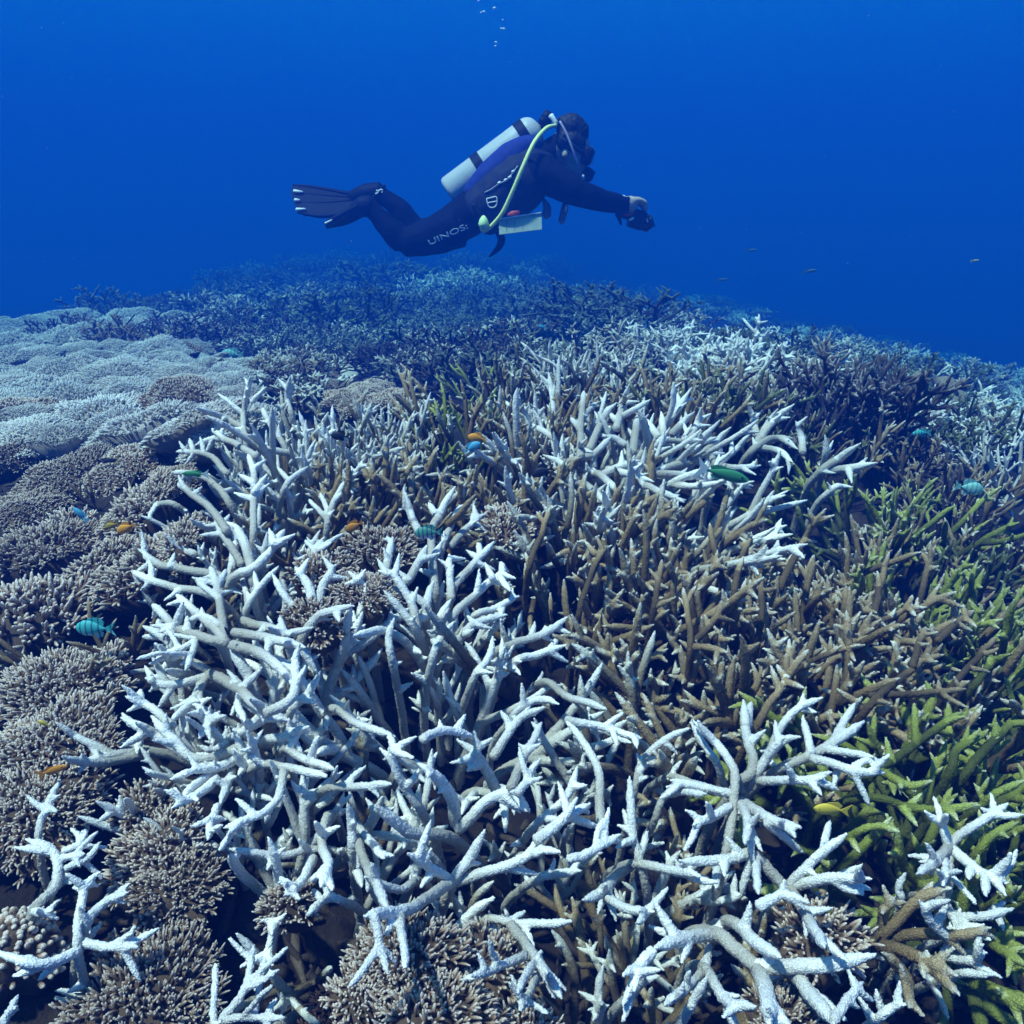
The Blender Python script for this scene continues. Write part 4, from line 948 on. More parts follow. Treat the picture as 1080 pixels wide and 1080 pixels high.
RED = plain('red_plastic', (.55, .08, .06), .5)
SLATE = plain('slate_plastic', (.36, .44, .38), .6, .12, 25)
GREY = plain('grey_plastic', (.14, .16, .20), .5, .2, 40)

def arm(s):   # s = -1 the arm towards us, +1 the far one
    sh, el, wr, pa = (DP(572, 183, s * .17), DP(617, 206, s * .20), DP(656, 216, s * .085), DP(667, 215, s * .055))
    out = [tube_of([DP(556, 176, s * .10), sh, el, wr], [.085, .078, .054, .040]), tube_of([wr, pa], [.036, .037])]
    for k in range(4):
        f = s * (.085 - .020 * k)
        out.append(tube_of([DP(664, 213 + k * .8, f), DP(673 - .4 * k, 210.5 + 1.1 * k, f), DP(680 - .5 * k, 213.5 + 1.5 * k, f * .9), DP(681 - .8 * k, 221 + 1.6 * k, f * .8)], [.013, .0115, .0105, .008], .006))
    out.append(tube_of([DP(660, 218, s * .03), DP(667, 225, s * .045), DP(674, 229.5, s * .06)], [.015, .012, .0085], .006))
    return out
polys = []
for f in (-.085, 0, .085):
    polys.append(tube_of([DP(476, 240, f), DP(508, 217, f), DP(540, 193, f * 1.15), DP(566, 172, f)], [.095, .105, .120, .085]))
polys += [tube_of([DP(562, 174), DP(582, 160), DP(592, 154)], [.085, .062, .06]),
          tube_of([DP(599, 139), DP(603, 156), DP(605, 170), DP(606, 181)], [.070, .088, .078, .048]),
          tube_of([DP(617, 160), DP(622, 168), DP(620, 172)], [.014, .017, .014], .006), tube_of([DP(600, 172, -.02), DP(612, 182, 0)], [.05, .035])]
for s in (-1, 1): polys.append(tube_of([DP(597, 158, s * .075), DP(596, 165, s * .083)], [.016, .014], .006))      # ears
polys += arm(-1) + arm(1)
polys += [tube_of([DP(482, 238, -.10), DP(455, 250, -.10), DP(426, 256, -.09)], [.105, .085, .066]), tube_of([DP(426, 256, -.09), DP(410, 240, -.09), DP(394, 223, -.09), DP(384, 217, -.09)], [.062, .060, .042, .040]),
          tube_of([DP(482, 236, .10), DP(458, 246, .10), DP(432, 248, .11)], [.105, .085, .064]), tube_of([DP(438, 244, .11), DP(420, 220, .11), DP(406, 209, .11), DP(396, 204, .11)], [.060, .058, .042, .040])]
bm_ = skin_of('body', polys, .0075, 4, .0045, 13)
person = empty('person', DP(520, 215)); tag(person, 'scuba diver in a dark wetsuit gliding right above the reef, holding out a camera', 'diver')
off = Matrix.Translation(-Vector(person.location))
def dpart(name, me, mat, parent=None, moved=False):
    if not moved: me.transform(off)
    o = link(name, me, mat, parent or person); return o
# skin shows on the hands and the face
mats = np.zeros(len(bm_.polygons), np.int32)
cc = np.empty(len(bm_.polygons) * 3); bm_.polygons.foreach_get('center', cc); cc = cc.reshape(-1, 3)
xw = DP(661, 215)[0]; hx = DP(586, 160)[0]; hz = DP(590, 186)[2]
mats[cc[:, 0] > xw] = 1
mats[(cc[:, 0] > hx) & (cc[:, 0] < DP(630, 180)[0]) & (cc[:, 2] > hz) & (np.abs(cc[:, 1] - DY) < .10)] = 1
bm_.materials.append(SUIT); bm_.materials.append(SKIN); bm_.polygons.foreach_set('material_index', mats)
BT = BVHTree.FromPolygons([v.co.copy() for v in bm_.vertices], [tuple(p.vertices) for p in bm_.polygons])
body = dpart('body', bm_, None)
hair = dpart('hair', skin_of('hair', [tube_of([DP(594, 138, f), DP(603, 135, f * .6), DP(613, 143, f * .6)], [.062, .066, .054]) for f in (-.035, .035)] + [tube_of([DP(591, 146, f), DP(602, 150, f), DP(613, 152, f * .8)], [.05, .062, .045]) for f in (-.045, .045)], .007, 2, .0035, 40), HAIR)
vest_m = skin_of('vest', [tube_of([DP(502, 226, f), DP(524, 211, f * 1.1), DP(552, 189, f * 1.2), DP(570, 175, f)], [.115, .132, .138, .10]) for f in (-.095, 0, .095)] + [tube_of([DP(512, 224, f), DP(536, 214, f), DP(560, 200, f)], [.085, .10, .07]) for f in (-.13, .13)], .010, 4, .008, 10)
VT = BVHTree.FromPolygons([v.co.copy() for v in vest_m.vertices], [tuple(p.vertices) for p in vest_m.polygons])
vest = dpart('vest', vest_m, plain('vest_nylon', (.005, .008, .034), .75, .4, 26, bump=.5))
dpart('air_cell', skin_of('air_cell', [tube_of([DP(496, 208, f), DP(520, 187, f), DP(548, 162, f), DP(564, 152, f)], [.055, .085, .085, .05]) for f in (-.10, 0, .10)], .011, 5), BLUEF, vest)
def on(tree, px, py, lift=.004):
    r = Vector(ray(px, py)); h = tree.ray_cast(Vector((0, 0, 0)), r, 12)
    return np.array(h[0] - r * lift) if h[0] is not None else DP(px, py, -.2)
def line_on(name, tree, pix, rad, mat, parent, lift=.006, closed=False):
    pts = np.array([on(tree, x, y, lift) for x, y in pix]); n = len(pts)
    p = tube_of(pts, [rad] * 2, .006); V, F = tubes([p], 6); return dpart(name, mesh(name, V, F), mat, parent)
# print on the suit
def lettering(txt, px, py, hpx, ang, wide, tree, parent, name, lift=.008):
    cu = bpy.data.curves.new('t', 'FONT'); cu.body = txt; cu.size = hpx * UPX * 1.42; cu.extrude = .0012; cu.align_x = 'CENTER'; cu.align_y = 'CENTER'
    o = bpy.data.objects.new('t', cu); COL.objects.link(o); dg = bpy.context.evaluated_depsgraph_get(); dg.update()
    me = bpy.data.meshes.new_from_object(o.evaluated_get(dg)); bpy.data.objects.remove(o)
    me.transform(Matrix.Diagonal((wide, 1, 1, 1)))
    c = on(tree, px, py, lift); a = on(tree, px - 8, py + 8 * math.tan(ang), lift); b = on(tree, px + 8, py - 8 * math.tan(ang), lift); u = on(tree, px, py - 3, lift); d = on(tree, px, py + 3, lift)
    X = norm(b - a); Y = norm(u - d); Z = norm(np.cross(X, Y)); Y = np.cross(Z, X)
    mt = Matrix(((X[0], Y[0], Z[0], c[0]), (X[1], Y[1], Z[1], c[1]), (X[2], Y[2], Z[2], c[2]), (0, 0, 0, 1)))
    me.transform(mt); return dpart(name, me, PRINT, parent)
lettering('UINOS:', 472.5, 247.5, 5.6, R(24), 1.75, BT, body, 'suit_lettering', .016)
line_on('vest_emblem', VT, [(513.2, 209.6), (518, 208.4), (523.4, 207.6), (524.2, 213), (523, 217), (519, 219), (515.5, 217.6), (514, 214), (513.2, 209.6)], .0028, PRINT, vest)
line_on('emblem_bar', VT, [(514, 214.2), (519, 213), (524, 212.4)], .0028, PRINT, vest)
line_on('vest_chain', VT, [(511, 203), (518, 199.5), (525, 194.5), (532, 191), (538, 186), (546, 175)], .0026, plain('chain', (.42, .42, .55), .5), vest)
for x, y in ((526.5, 193), (533, 190), (537.5, 187), (541, 181)): line_on('chain_link', VT, [(x - 1, y + .6), (x + 1.2, y - .8)], .0065, PRINT, vest)
line_on('buckle', VT, [(584.5, 179), (587, 183), (590, 186.5)], .008, PRINT, vest, .02); line_on('buckle', VT, [(588.5, 188), (592, 187.5), (594.5, 189.5)], .008, PRINT, vest, .02)
line_on('shoulder_strap', VT, [(556, 165), (566, 172), (574, 182), (575, 192)], .016, BLACK, vest)
line_on('waist_strap', VT, [(500, 216), (507, 228), (517, 238), (524, 241)], .016, BLACK, vest)
st = tube_of([DP(526, 245, -.10), DP(529, 252, -.10), DP(526, 261, -.10), DP(516, 271, -.10)], [.020, .019, .014, .004]); V, F = tubes([st], 8); dpart('hanging_strap', mesh('hanging_strap', V, F), BLACK, vest)
V, F = tubes([tube_of([DP(536, 227, -.22), DP(541, 225, -.22), DP(547, 223.5, -.22)], [.012, .017, .012])], 10); dpart('red_pouch', mesh('red_pouch', V, F), RED, vest)
# mask: frame, skirt, glass
def boxm(name, c, ax, sz, bev=.006):
    bm = bmesh.new(); bmesh.ops.create_cube(bm, size=1); bmesh.ops.scale(bm, vec=sz, verts=bm.verts)
    bmesh.ops.bevel(bm, geom=list(bm.edges), offset=bev, segments=2, affect='EDGES', profile=.5)
    me = bpy.data.meshes.new(name); bm.to_mesh(me); bm.free()
    X = norm(np.array(ax)); Y = np.array((0, 1.0, 0)); Z = norm(np.cross(X, Y)); Y = np.cross(Z, X)
    me.transform(Matrix(((X[0], Y[0], Z[0], c[0]), (X[1], Y[1], Z[1], c[1]), (X[2], Y[2], Z[2], c[2]), (0, 0, 0, 1)))); return me
fx = norm(DP(626, 170) - DP(604, 160))
mk = dpart('mask', boxm('mask', DP(618, 165), fx, (.055, .165, .085), .018), BLACK)
dpart('mask_glass', boxm('mask_glass', DP(618, 165) + fx * .028, fx, (.006, .14, .065), .002), plain('glass_pane', (.05, .08, .12), .08), mk)
V, F = tubes([tube_of([DP(615, 162, s * .085), DP(606, 155, s * .105), DP(596, 148, s * .10), DP(588, 146, s * .02)], [.010] * 2) for s in (-1, 1)], 6); dpart('mask_strap', mesh('mask_strap', V, F), BLACK, mk)
# fins
def plate(name, pix, dys, th):
    top = [DP(x, y, d) for (x, y), d in zip(pix, dys)]; n = len(top); c = sum(top) / n
    nn = np.zeros(3)
    for i in range(n): nn += np.cross(top[i] - c, top[(i + 1) % n] - c)
    nn = norm(nn) * th * .5
    V = [p + nn for p in top] + [p - nn for p in top] + [c + nn, c - nn]; F = []
    for i in range(n):
        j = (i + 1) % n; F += [(i, j, 2 * n), (n + j, n + i, 2 * n + 1), (j, i, n + i), (j, n + i, n + j)]
    return mesh(name, V, F, False)
FINM = plain('fin_rubber', (.005, .008, .030), .6, .2, 20); FINM.node_tree.nodes['Principled BSDF'].inputs['Specular IOR Level'].default_value = .06
pix = [(309, 195.5), (307.5, 206), (314, 224), (322, 227), (339, 228), (365, 224), (378, 215), (380, 207), (372, 204.6), (345, 200), (326, 197)]
dys = [.16 - (y - 195) * .004 for x, y in pix]
fin1 = dpart('fin', plate('fin', pix, dys, .014), FINM)
for k, (pp, rr) in enumerate((([(309, 195.5), (326, 197), (350, 201), (380, 207)], .011), ([(314, 224), (339, 228), (365, 224), (380, 214)], .011), ([(311, 203), (340, 206), (372, 208)], .007), ([(313, 213), (340, 214), (372, 211)], .007))):
    V, F = tubes([tube_of([DP(x, y, .155 - (y - 195) * .004) for x, y in pp], [rr * .6, rr, rr * 1.2])], 8); dpart('fin_rib', mesh('fin_rib', V, F), FINM, fin1)
for pp in ([(310, 201.5), (319, 202.5)], [(312.5, 221), (322, 220.5)], [(311, 211), (316, 211)]):
    V, F = tubes([tube_of([DP(x, y, .138 - (y - 195) * .004) for x, y in pp], [.009, .005])], 8); dpart('fin_mark', mesh('fin_mark', V, F), PRINT, fin1)
dpart('foot_pocket', skin_of('foot_pocket', [tube_of([DP(370, 209, .12), DP(385, 205, .11), DP(402, 202.5, .11)], [.035, .052, .050])], .008, 3), FINM, fin1)
V, F = tubes([tube_of([DP(392, 211, .055), DP(401, 199, .075), DP(406, 196, .11)], [.007] * 2)], 6); strap1 = dpart('fin_strap', mesh('fin_strap', V, F), BLACK, fin1)
V, F = tubes([tube_of([DP(396.2, 204.2, .035), DP(398.3, 203.8, .035), DP(399.3, 201.6, .035), DP(401.3, 200.2, .035), DP(403.6, 200.6, .035)], [.0045] * 2, .004), tube_of([DP(397, 201.2, .035), DP(398, 200.7, .035)], [.004] * 2), tube_of([DP(402.4, 203, .035), DP(403.6, 202.4, .035)], [.004] * 2)], 6); tag(dpart('strap_emblem', mesh('strap_emblem', V, F), PRINT, fin1))
pix = [(342, 235.5), (344.5, 239.6), (365, 234.5), (381, 226), (388, 219), (378, 217), (362, 225)]
fin2 = dpart('fin', plate('fin', pix, [-.18, -.02, -.02, -.05, -.09, -.12, -.16], .014), FINM)
V, F = tubes([tube_of([DP(344.5, 239.6, -.02), DP(365, 234.5, -.02), DP(381, 226, -.05)], [.008, .012, .016]), tube_of([DP(342, 235.5, -.18), DP(362, 225, -.16), DP(378, 217, -.12)], [.007, .011, .014])], 8); dpart('fin_rib', mesh('fin_rib', V, F), FINM, fin2)
dpart('foot_pocket', skin_of('foot_pocket', [tube_of([DP(372, 224, -.09), DP(383, 218, -.09), DP(392, 217, -.09)], [.035, .052, .048])], .008, 3), FINM, fin2)
V, F = tubes([tube_of([DP(343, 235.6, -.20), DP(350, 232, -.19)], [.006, .004])], 6); dpart('fin_mark', mesh('fin_mark', V, F), PRINT, fin2)
V, F = tubes([tube_of([DP(653.5, 214, -.10), DP(655, 209.5, -.10), DP(658.5, 208.5, -.09)], [.012, .014, .012], .006)], 10); dpart('wrist_gauge', mesh('wrist_gauge', V, F), plain('pale_strap', (.55, .66, .60), .5), person)

# the tank, its valve and hoses: carried on the back, a thing of its own
tank = empty('scuba_tank', DP(515, 174)); tag(tank, 'silver scuba tank with two black bands on the diver\'s back', 'scuba tank')
def tpart(name, me, mat, parent=None):
    me.transform(Matrix.Translation(-Vector(tank.location))); return link(name, me, mat, parent or tank)
A, B = DP(474.5, 204), DP(558, 142); ax = norm(B - A); LT = np.linalg.norm(B - A)
def lathe(prof, k=28):
    u = perp(ax); v = np.cross(ax, u); V, F = [], []
    for s, r in prof:
        for a in np.linspace(0, 2 * math.pi, k, endpoint=False): V.append(A + ax * s + (u * math.cos(a) + v * math.sin(a)) * r)
    for i in range(len(prof) - 1):
        for j in range(k): F.append((i * k + j, i * k + (j + 1) % k, (i + 1) * k + (j + 1) % k, (i + 1) * k + j))
    return V, F
TRd = 17.0 * UPX
prof = [(-.006, .001), (-.006, TRd * .8), (0, TRd * .93), (.012, TRd)] + [(LT - .0, TRd)] + [(LT + TRd * .75 * math.sin(a), TRd * (.25 + .75 * math.cos(a))) for a in np.linspace(.15, 1.5, 8)] + [(LT + TRd * .95, .001)]
V, F = lathe(prof); tpart('cylinder', mesh('cylinder', V, F), STEEL)
for s0 in (37 * UPX, 91 * UPX):
    V, F = lathe([(s0, TRd - .002), (s0, TRd + .004), (s0 + 9.5 * UPX, TRd + .004), (s0 + 9.5 * UPX, TRd - .002)]); tpart('tank_band', mesh('tank_band', V, F, False), BLACK)
E = A + ax * (LT + TRd * .8)
V, F = tubes([tube_of([E, E + ax * .05], [.022, .022]), tube_of([DP(574, 128), DP(577, 123), DP(577, 119)], [.024, .030, .022]), tube_of([DP(572, 128, -.06), DP(577, 126, .07)], [.020, .018])], 12); tpart('valve', mesh('valve', V, F), BLACK)
V, F = tubes([tube_of([DP(581, 122, -.05), DP(584, 126, -.06), DP(587, 131, -.06)], [.014, .011, .012]), tube_of([DP(570, 131, -.04), DP(572, 129, -.04)], [.014, .012])], 10); tpart('chrome_fitting', mesh('chrome_fitting', V, F), plain('bright_metal', (.72, .74, .76), .35))
hp = [DP(586, 132.5, -.07), DP(576, 135.5, -.13)] + [on(VT, x, y, .016) for x, y in ((563.5, 150), (551.5, 176), (541, 201), (529.5, 225))] + [DP(517, 239.6, -.235), DP(510.5, 243.5, -.23)]
for i, d_ in ((2, -.24), (3, -.285), (4, -.285), (5, -.265)): hp[i] = DP(*((563.5, 150), (551.5, 176), (541, 201), (529.5, 225))[i - 2], d_)
V, F = tubes([tube_of(hp, [.0098] * 2)], 10); hose = tpart('yellow_hose', mesh('yellow_hose', V, F), YELLOW)
V, F = tubes([tube_of([DP(508.5, 243.5, -.235), DP(509.5, 241.5, -.24), DP(510, 236, -.245), DP(510, 230.5, -.24), DP(510, 228, -.23)], [.012, .017, .026, .020, .006], .008)], 14); tpart('spare_regulator', mesh('spare_regulator', V, F), plain('pale_yellow', (.62, .80, .40), .5))
V, F = tubes([tube_of([DP(590.5, 128, -.11), DP(597, 140, -.13), DP(604, 158, -.14), DP(611, 180, -.12), DP(613, 189, -.08)], [.0055] * 2)], 8); tpart('mouth_hose', mesh('mouth_hose', V, F), plain('lilac_hose', (.34, .30, .46), .5))
V, F = tubes([tube_of([DP(613, 184), DP(619, 184), DP(623, 183)], [.030, .040, .032], .008), tube_of([DP(616, 186, -.07), DP(618, 186, .07)], [.02, .02])], 14); rg2 = tpart('mouth_regulator', mesh('mouth_regulator', V, F), BLACK)
V, F = tubes([tube_of([DP(615, 184.5, -.085), DP(615.5, 188.5, -.08)], [.006] * 2)], 8); tpart('purge_cover', mesh('purge_cover', V, F), PRINT, rg2)
for pts_, rr in (([(573, 210), (577, 219), (576, 228)], [.008, .02, .022]), ([(595, 208), (596, 218), (592, 234)], [.007, .019, .016])):
    V, F = tubes([tube_of([DP(x, y, -.13) for x, y in pts_], rr)], 10); g_ = tpart('gauge', mesh('gauge', V, F), GREY)
V, F = tubes([tube_of([DP(597.5, 216, -.16), DP(596.5, 222, -.16)], [.006] * 2)], 8); tpart('gauge_clip', mesh('gauge_clip', V, F), PRINT, g_)
# the slate
sl_ = empty('writing_slate', DP(548, 236, -.24)); tag(sl_, 'pale rectangular writing slate hanging at the diver\'s waist', 'slate')
def plate_part(name, pix, dys, th, mat, root):
    me = plate(name, pix, dys, th); me.transform(Matrix.Translation(-Vector(root.location))); return link(name, me, mat, root)
plate_part('board', [(526, 231), (571, 224), (571.5, 242), (526.5, 247.5)], [-.245, -.245, -.265, -.265], .006, SLATE, sl_)
plate_part('white_edge', [(526, 230.4), (571, 223.4), (571, 224.6), (526, 231.8)], [-.25, -.25, -.25, -.25], .014, PRINT, sl_)
for x in (534, 542.5, 551, 559.5): plate_part('pencil_line', [(x, 232), (x + .5, 232), (x + .5, 243), (x, 243)], [-.251, -.251, -.266, -.266], .003, GREY, sl_)
# the camera in the hands
ch = empty('underwater_camera', DP(674, 233)); tag(ch, 'black underwater camera housing held out in the diver\'s hands', 'camera')
def cpart(name, me, mat): me.transform(Matrix.Translation(-Vector(ch.location))); return link(name, me, mat, ch)
cx = norm(DP(684, 236) - DP(664, 230))
cpart('housing', boxm('housing', DP(671.5, 231.5), cx, (.075, .15, .09), .016), BLACK)
V, F = tubes([tube_of([DP(676, 233), DP(683, 235.5)], [.046, .040], .008), tube_of([DP(683, 235.5), DP(684.5, 236)], [.043, .043], .004)], 20); cpart('lens_port', mesh('lens_port', V, F), plain('black_gloss', (.012, .012, .02), .2))
V, F = tubes([tube_of([DP(677, 226, -.05), DP(681, 229, -.045), DP(683, 234, -.04)], [.005] * 2, .006), tube_of([DP(664, 232, -.085), DP(668, 230, -.085)], [.006] * 2, .006)], 8); cpart('bright_trim', mesh('bright_trim', V, F), PRINT)
V, F = tubes([tube_of([DP(656, 226, -.06), DP(662, 226, -.08), DP(667, 225.5, -.08)], [.006] * 2, .006)], 8); cpart('red_cord', mesh('red_cord', V, F), RED)
V, F = tubes([tube_of([DP(650, 226, -.07), DP(653, 230, -.07), DP(655, 237, -.07)], [.008, .010, .005], .008), tube_of([DP(652, 226, -.07), DP(660, 229, -.06), DP(668, 231, -.03)], [.010, .011, .010], .008)], 8); cpart('lanyard', mesh('lanyard', V, F), BLACK)

# ---------------------------------------------------------------- fish and bubbles
def fish_mat(name, c, bars=None, belly=None):
    m, nt, b = new_mat(name, .6); L = nt.links
    tc = N(nt, 'ShaderNodeTexCoord'); se = N(nt, 'ShaderNodeSeparateXYZ'); L.new(tc.outputs['Object'], se.inputs[0])
    col = None
    r = ramp(nt, [(.3, belly or c), (.55, c)]); ma = N(nt, 'ShaderNodeMath', operation='MULTIPLY_ADD'); ma.inputs[1].default_value = 2.2; ma.inputs[2].default_value = .6
    L.new(se.outputs['Z'], ma.inputs[0]); L.new(ma.outputs[0], r.inputs[0]); col = r.outputs[0]
    if bars:
        s = N(nt, 'ShaderNodeMath', operation='MULTIPLY'); s.inputs[1].default_value = 42; L.new(se.outputs['X'], s.inputs[0])
        si = N(nt, 'ShaderNodeMath', operation='SINE'); L.new(s.outputs[0], si.inputs[0])
        br = ramp(nt, [(.45, 0.0), (.75, 1.0)]); L.new(si.outputs[0], br.inputs[0]); col = mixc(nt, col, bars, br.outputs[0])
    L.new(col, b.inputs['Base Color']); return m
FM = {'teal': fish_mat('turquoise_fish', (.05, .40, .40), (.03, .15, .19), (.25, .60, .58)), 'green': fish_mat('green_fish', (.06, .25, .19), (.03, .06, .14), (.35, .42, .55)), 'pale': fish_mat('pale_fish', (.22, .50, .45), (.12, .30, .32), (.55, .65, .60)),
      'orange': fish_mat('orange_fish', (.62, .27, .02)), 'olive': fish_mat('olive_fish', (.34, .24, .03)), 'rust': fish_mat('rusty_fish', (.42, .17, .02)), 'blue': fish_mat('blue_fish', (.08, .34, .52), None, (.14, .40, .55)),
      'dark': fish_mat('dark_fish', (.012, .016, .03)), 'wrasse': fish_mat('wrasse_fish', (.035, .20, .09), None, (.12, .30, .20)), 'silver': fish_mat('silver_fish', (.05, .12, .20)), 'yellow': fish_mat('yellow_fish', (.55, .42, .05))}
FTAIL = {'wrasse': plain('pale_tail', (.42, .50, .56), .5)}
FG = 'reef fish above the corals'
EYE = plain('fish_eye', (.01, .01, .012), .2)
def fish_parts(deep):
    n, k = 13, 12; V, F = [], []
    for i in range(n):
        t = i / (n - 1); x = .5 - t * .80
        h = deep * .5 * (math.sin(math.pi * min(1, t * 1.02 + .03)) ** .75) * (1 - .45 * t * t) + .016; wd = h * .42 + .006
        if i == 0: h, wd = .02, .014
        for j in range(k):
            a = 2 * math.pi * j / k; V.append((x, math.cos(a) * wd, math.sin(a) * h + .012 * math.sin(math.pi * t)))
    for i in range(n - 1):
        for j in range(k): F.append((i * k + j, i * k + (j + 1) % k, (i + 1) * k + (j + 1) % k, (i + 1) * k + j))
    F.append(tuple(range(k))); F.append(tuple(reversed(range((n - 1) * k, n * k))))
    body_ = mesh('fish_body', V, F)
    def fin(name, pts, th=.012):
        m = len(pts); V = [(x, th * .5, z) for x, z in pts] + [(x, -th * .5, z) for x, z in pts]
        F = [tuple(range(m)), tuple(reversed(range(m, 2 * m)))] + [(i, m + i, m + (i + 1) % m, (i + 1) % m) for i in range(m)]
        return mesh(name, V, F, False)
    d = deep * .5
    return {'body': body_, 'tail_fin': fin('tail_fin', [(-.26, .035), (-.36, .09), (-.53, .21), (-.45, .04), (-.43, 0), (-.45, -.04), (-.53, -.20), (-.36, -.085), (-.26, -.035)]),
            'dorsal_fin': fin('dorsal_fin', [(.24, d * .72), (.14, d * 1.28), (-.02, d * 1.36), (-.16, d * 1.34), (-.27, d * .85), (-.22, d * .3), (0, d * .6)]),
            'anal_fin': fin('anal_fin', [(.02, -d * .85), (-.06, -d * 1.2), (-.18, -d * .95), (-.22, -d * .4), (0, -d * .55)])}
def eye_mesh(deep):
    bm = bmesh.new()
    for s in (-1, 1): bmesh.ops.create_uvsphere(bm, u_segments=8, v_segments=6, radius=.026, matrix=Matrix.Translation((.36, s * deep * .115, .03)))
    me = bpy.data.meshes.new('eye'); bm.to_mesh(me); bm.free(); return me
FP = {k: fish_parts(v) for k, v in (('deep', .46), ('mid', .36), ('slim', .21))}
FE = {k: eye_mesh(v) for k, v in (('deep', .46), ('mid', .36), ('slim', .21))}
def fish(px, py, lpx, head_deg, shape, mat, label, d=None, yaw=0.0, near=.07, simple=False):
    """head_deg: 0 = swims to the right, 180 = to the left, 90 = upwards"""
    if d is None: d = float(np.linalg.norm(at(px, min(py + 4, 1080)))) - near
    c = ray(px, py) * d; L = lpx * d / FPX
    root = empty('reef_fish', c); tag(root, label, 'fish', FG)
    flip = math.cos(R(head_deg)) < 0
    rx = Matrix.Rotation(-R(180 - head_deg if flip else -head_deg) * (1 if not flip else -1) if False else 0, 4, 'Y')
    yawm = Matrix.Rotation(R(180) if flip else 0, 4, 'Z') @ Matrix.Rotation(R(yaw), 4, 'Z')
    el = R(180 - head_deg) if flip else R(head_deg)
    pm = Matrix.Rotation(-el, 4, 'Y')
    root.rotation_mode = 'QUATERNION'; root.rotation_quaternion = (yawm @ pm).to_quaternion(); root.scale = (L, L, L)
    for k, me in FP[shape].items():
        if simple and k == 'anal_fin': continue
        link(k if k != 'body' else 'fish_body', me, FTAIL.get(mat, FM[mat]) if k == 'tail_fin' else FM[mat], root, objmat=True)
    if not simple: link('eye', FE[shape], EYE, root)
    return root
for a in [
 (100, 663, 36, 178, 'deep', 'teal', 'turquoise fish with dark bars swimming left over the finger coral at the left'),
 (452, 562, 30, 183, 'deep', 'green', 'green striped fish with dark bars before the middle white staghorn'),
 (1022, 515, 28, 350, 'deep', 'pale', 'pale turquoise barred fish at the right among brown staghorn'),
 (245, 374, 22, 176, 'deep', 'pale', 'pale green fish on the far edge of the pale coral field'),
 (762, 500, 56, 345, 'slim', 'wrasse', 'long green fish with a pale tail by the bright white staghorn', None, 0.0, .22),
 (133, 557, 20, 205, 'deep', 'orange', 'bright orange fish, right one of the pair at the left'),
 (118, 554, 14, 200, 'deep', 'olive', 'olive yellow fish, left one of the pair at the left'),
 (374, 555, 21, 208, 'deep', 'rust', 'dull orange fish between the white staghorn corals, left of the green striped fish'),
 (503, 462, 20, 172, 'deep', 'orange', 'orange fish on the crest, right above a small blue one', None, 0.0, .2),
 (498, 472, 20, 30, 'deep', 'blue', 'small blue fish just under the orange fish on the crest', None, 0.0, .2),
 (55, 813, 30, 20, 'slim', 'rust', 'orange brown slender fish over the finger coral at the lower left'),
 (877, 854, 34, 175, 'mid', 'yellow', 'yellow orange fish beside the white star shaped staghorn'),
 (46, 763, 11, 150, 'mid', 'yellow', 'tiny yellow fish on the large finger coral at the left edge'),
 (85, 543, 18, 130, 'mid', 'blue', 'light blue fish diving by the dark crevice at the left'),
 (176, 437, 17, 65, 'deep', 'dark', 'larger black fish over the pale coral field'),
 (192, 435, 8, 10, 'deep', 'dark', 'smallest black fish right beside the larger black one'),
 (113, 486, 20, 5, 'slim', 'dark', 'dark slender fish over the grey coral at the left'),
 (115, 451, 10, 0, 'mid', 'dark', 'small black fish over the pale coral field, left of the larger one'),
 (240, 667, 13, 110, 'slim', 'dark', 'black upright fish in the fork of the left white staghorn'),
 (206, 500, 26, 178, 'slim', 'wrasse', 'dark green fish at the upper left edge of the tall white staghorn'),
 (359, 460, 20, 175, 'deep', 'dark', 'dark blue fish hiding in the crowded greyish staghorn', None, 0.0, .14),
 (573, 497, 24, 200, 'deep', 'dark', 'dark round fish under the left branches of the bright white staghorn', None, 0.0, .16),
 (972, 457, 18, 185, 'mid', 'teal', 'dim teal fish in front of the low dark staghorn at the right'),
]: fish(*a)
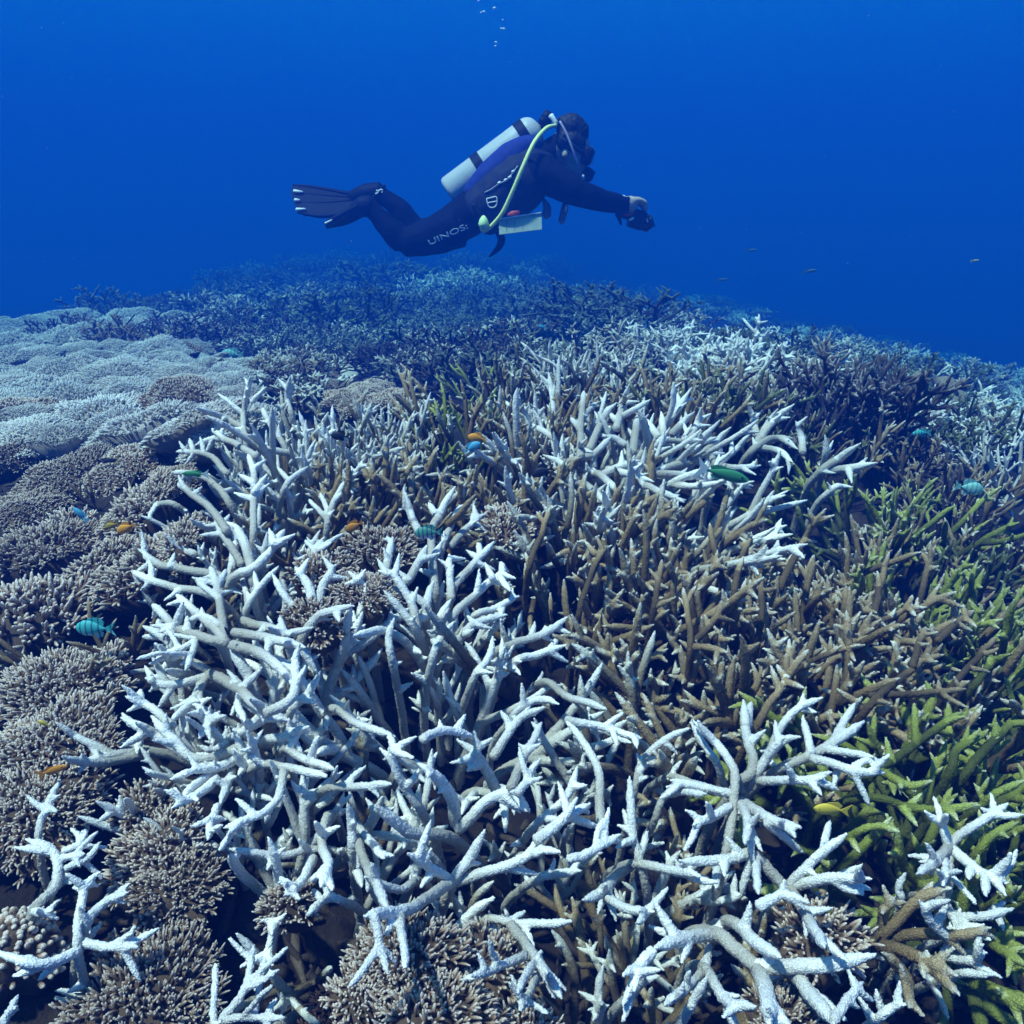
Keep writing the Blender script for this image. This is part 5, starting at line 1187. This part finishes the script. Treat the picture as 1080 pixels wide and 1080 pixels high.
for a in [(739, 319, 9, 170, 'mid', 'silver', 'small pale fish above the far white ridge', 4.4), (792, 264, 11, 2, 'slim', 'silver', 'faint slender fish in open water right of the diver', 6.0),
          (854, 286, 14, 8, 'slim', 'silver', 'faint yellowish fish highest over the far ridge at the right', 5.6), (761, 295, 12, 3, 'slim', 'silver', 'faint fish in the blue just above the far ridge', 6.5),
          (1028, 275, 8, 5, 'slim', 'yellow', 'tiny yellowish fish in the open blue at the right edge', 6.2), (572, 345, 9, 160, 'mid', 'blue', 'tiny blue fish over the dim corals below the diver', 3.8)]:
    fish(*a[:7], d=a[7], simple=True)
BUB = plain('air', (.75, .85, .95), .15)
bm = bmesh.new(); bmesh.ops.create_icosphere(bm, subdivisions=2, radius=1.0); bubm = bpy.data.meshes.new('air_bubble'); bm.to_mesh(bubm); bm.free()
for px, py, r in ((507.5, 13.2, .0042), (510.3, 12.4, .0060), (521.5, 8.6, .0070), (530.2, 20.8, .0035), (528.8, 30, .0048), (531.4, 30.4, .0062), (523, 44.5, .0055), (522.6, 48.6, .0048), (504.6, .8, .0045)):
    o = link('air_bubble', bubm, BUB, loc=at_y(px, py, 4.4)); o.scale = (r * 1.25, r, r * .8); tag(o, 'tiny air bubble rising above the diver', 'bubble', 'air bubbles above the diver')

srg = np.random.default_rng(5); V, F = [], []
for i in range(170):
    px, py, d = srg.uniform(0, 1080), srg.uniform(0, 520), srg.uniform(1.6, 6.0); c = ray(px, py) * d; s_ = srg.uniform(.0006, .0017) * (d / 3) ** .5
    if c[2] < canopy(c[0], c[1]) + .25: continue
    b0 = len(V); V += [c + np.array(v) * s_ for v in ((1, 0, 0), (-1, 0, 0), (0, 1, 0), (0, -1, 0), (0, 0, 1), (0, 0, -1))]
    F += [(b0 + a, b0 + b, b0 + c_) for a, b, c_ in ((0, 2, 4), (2, 1, 4), (1, 3, 4), (3, 0, 4), (2, 0, 5), (1, 2, 5), (3, 1, 5), (0, 3, 5))]
tag(link('drifting_specks', mesh('drifting_specks', V, F), plain('speck', (.3, .36, .38), .8)), 'fine pale specks drifting in the water', kind='stuff')
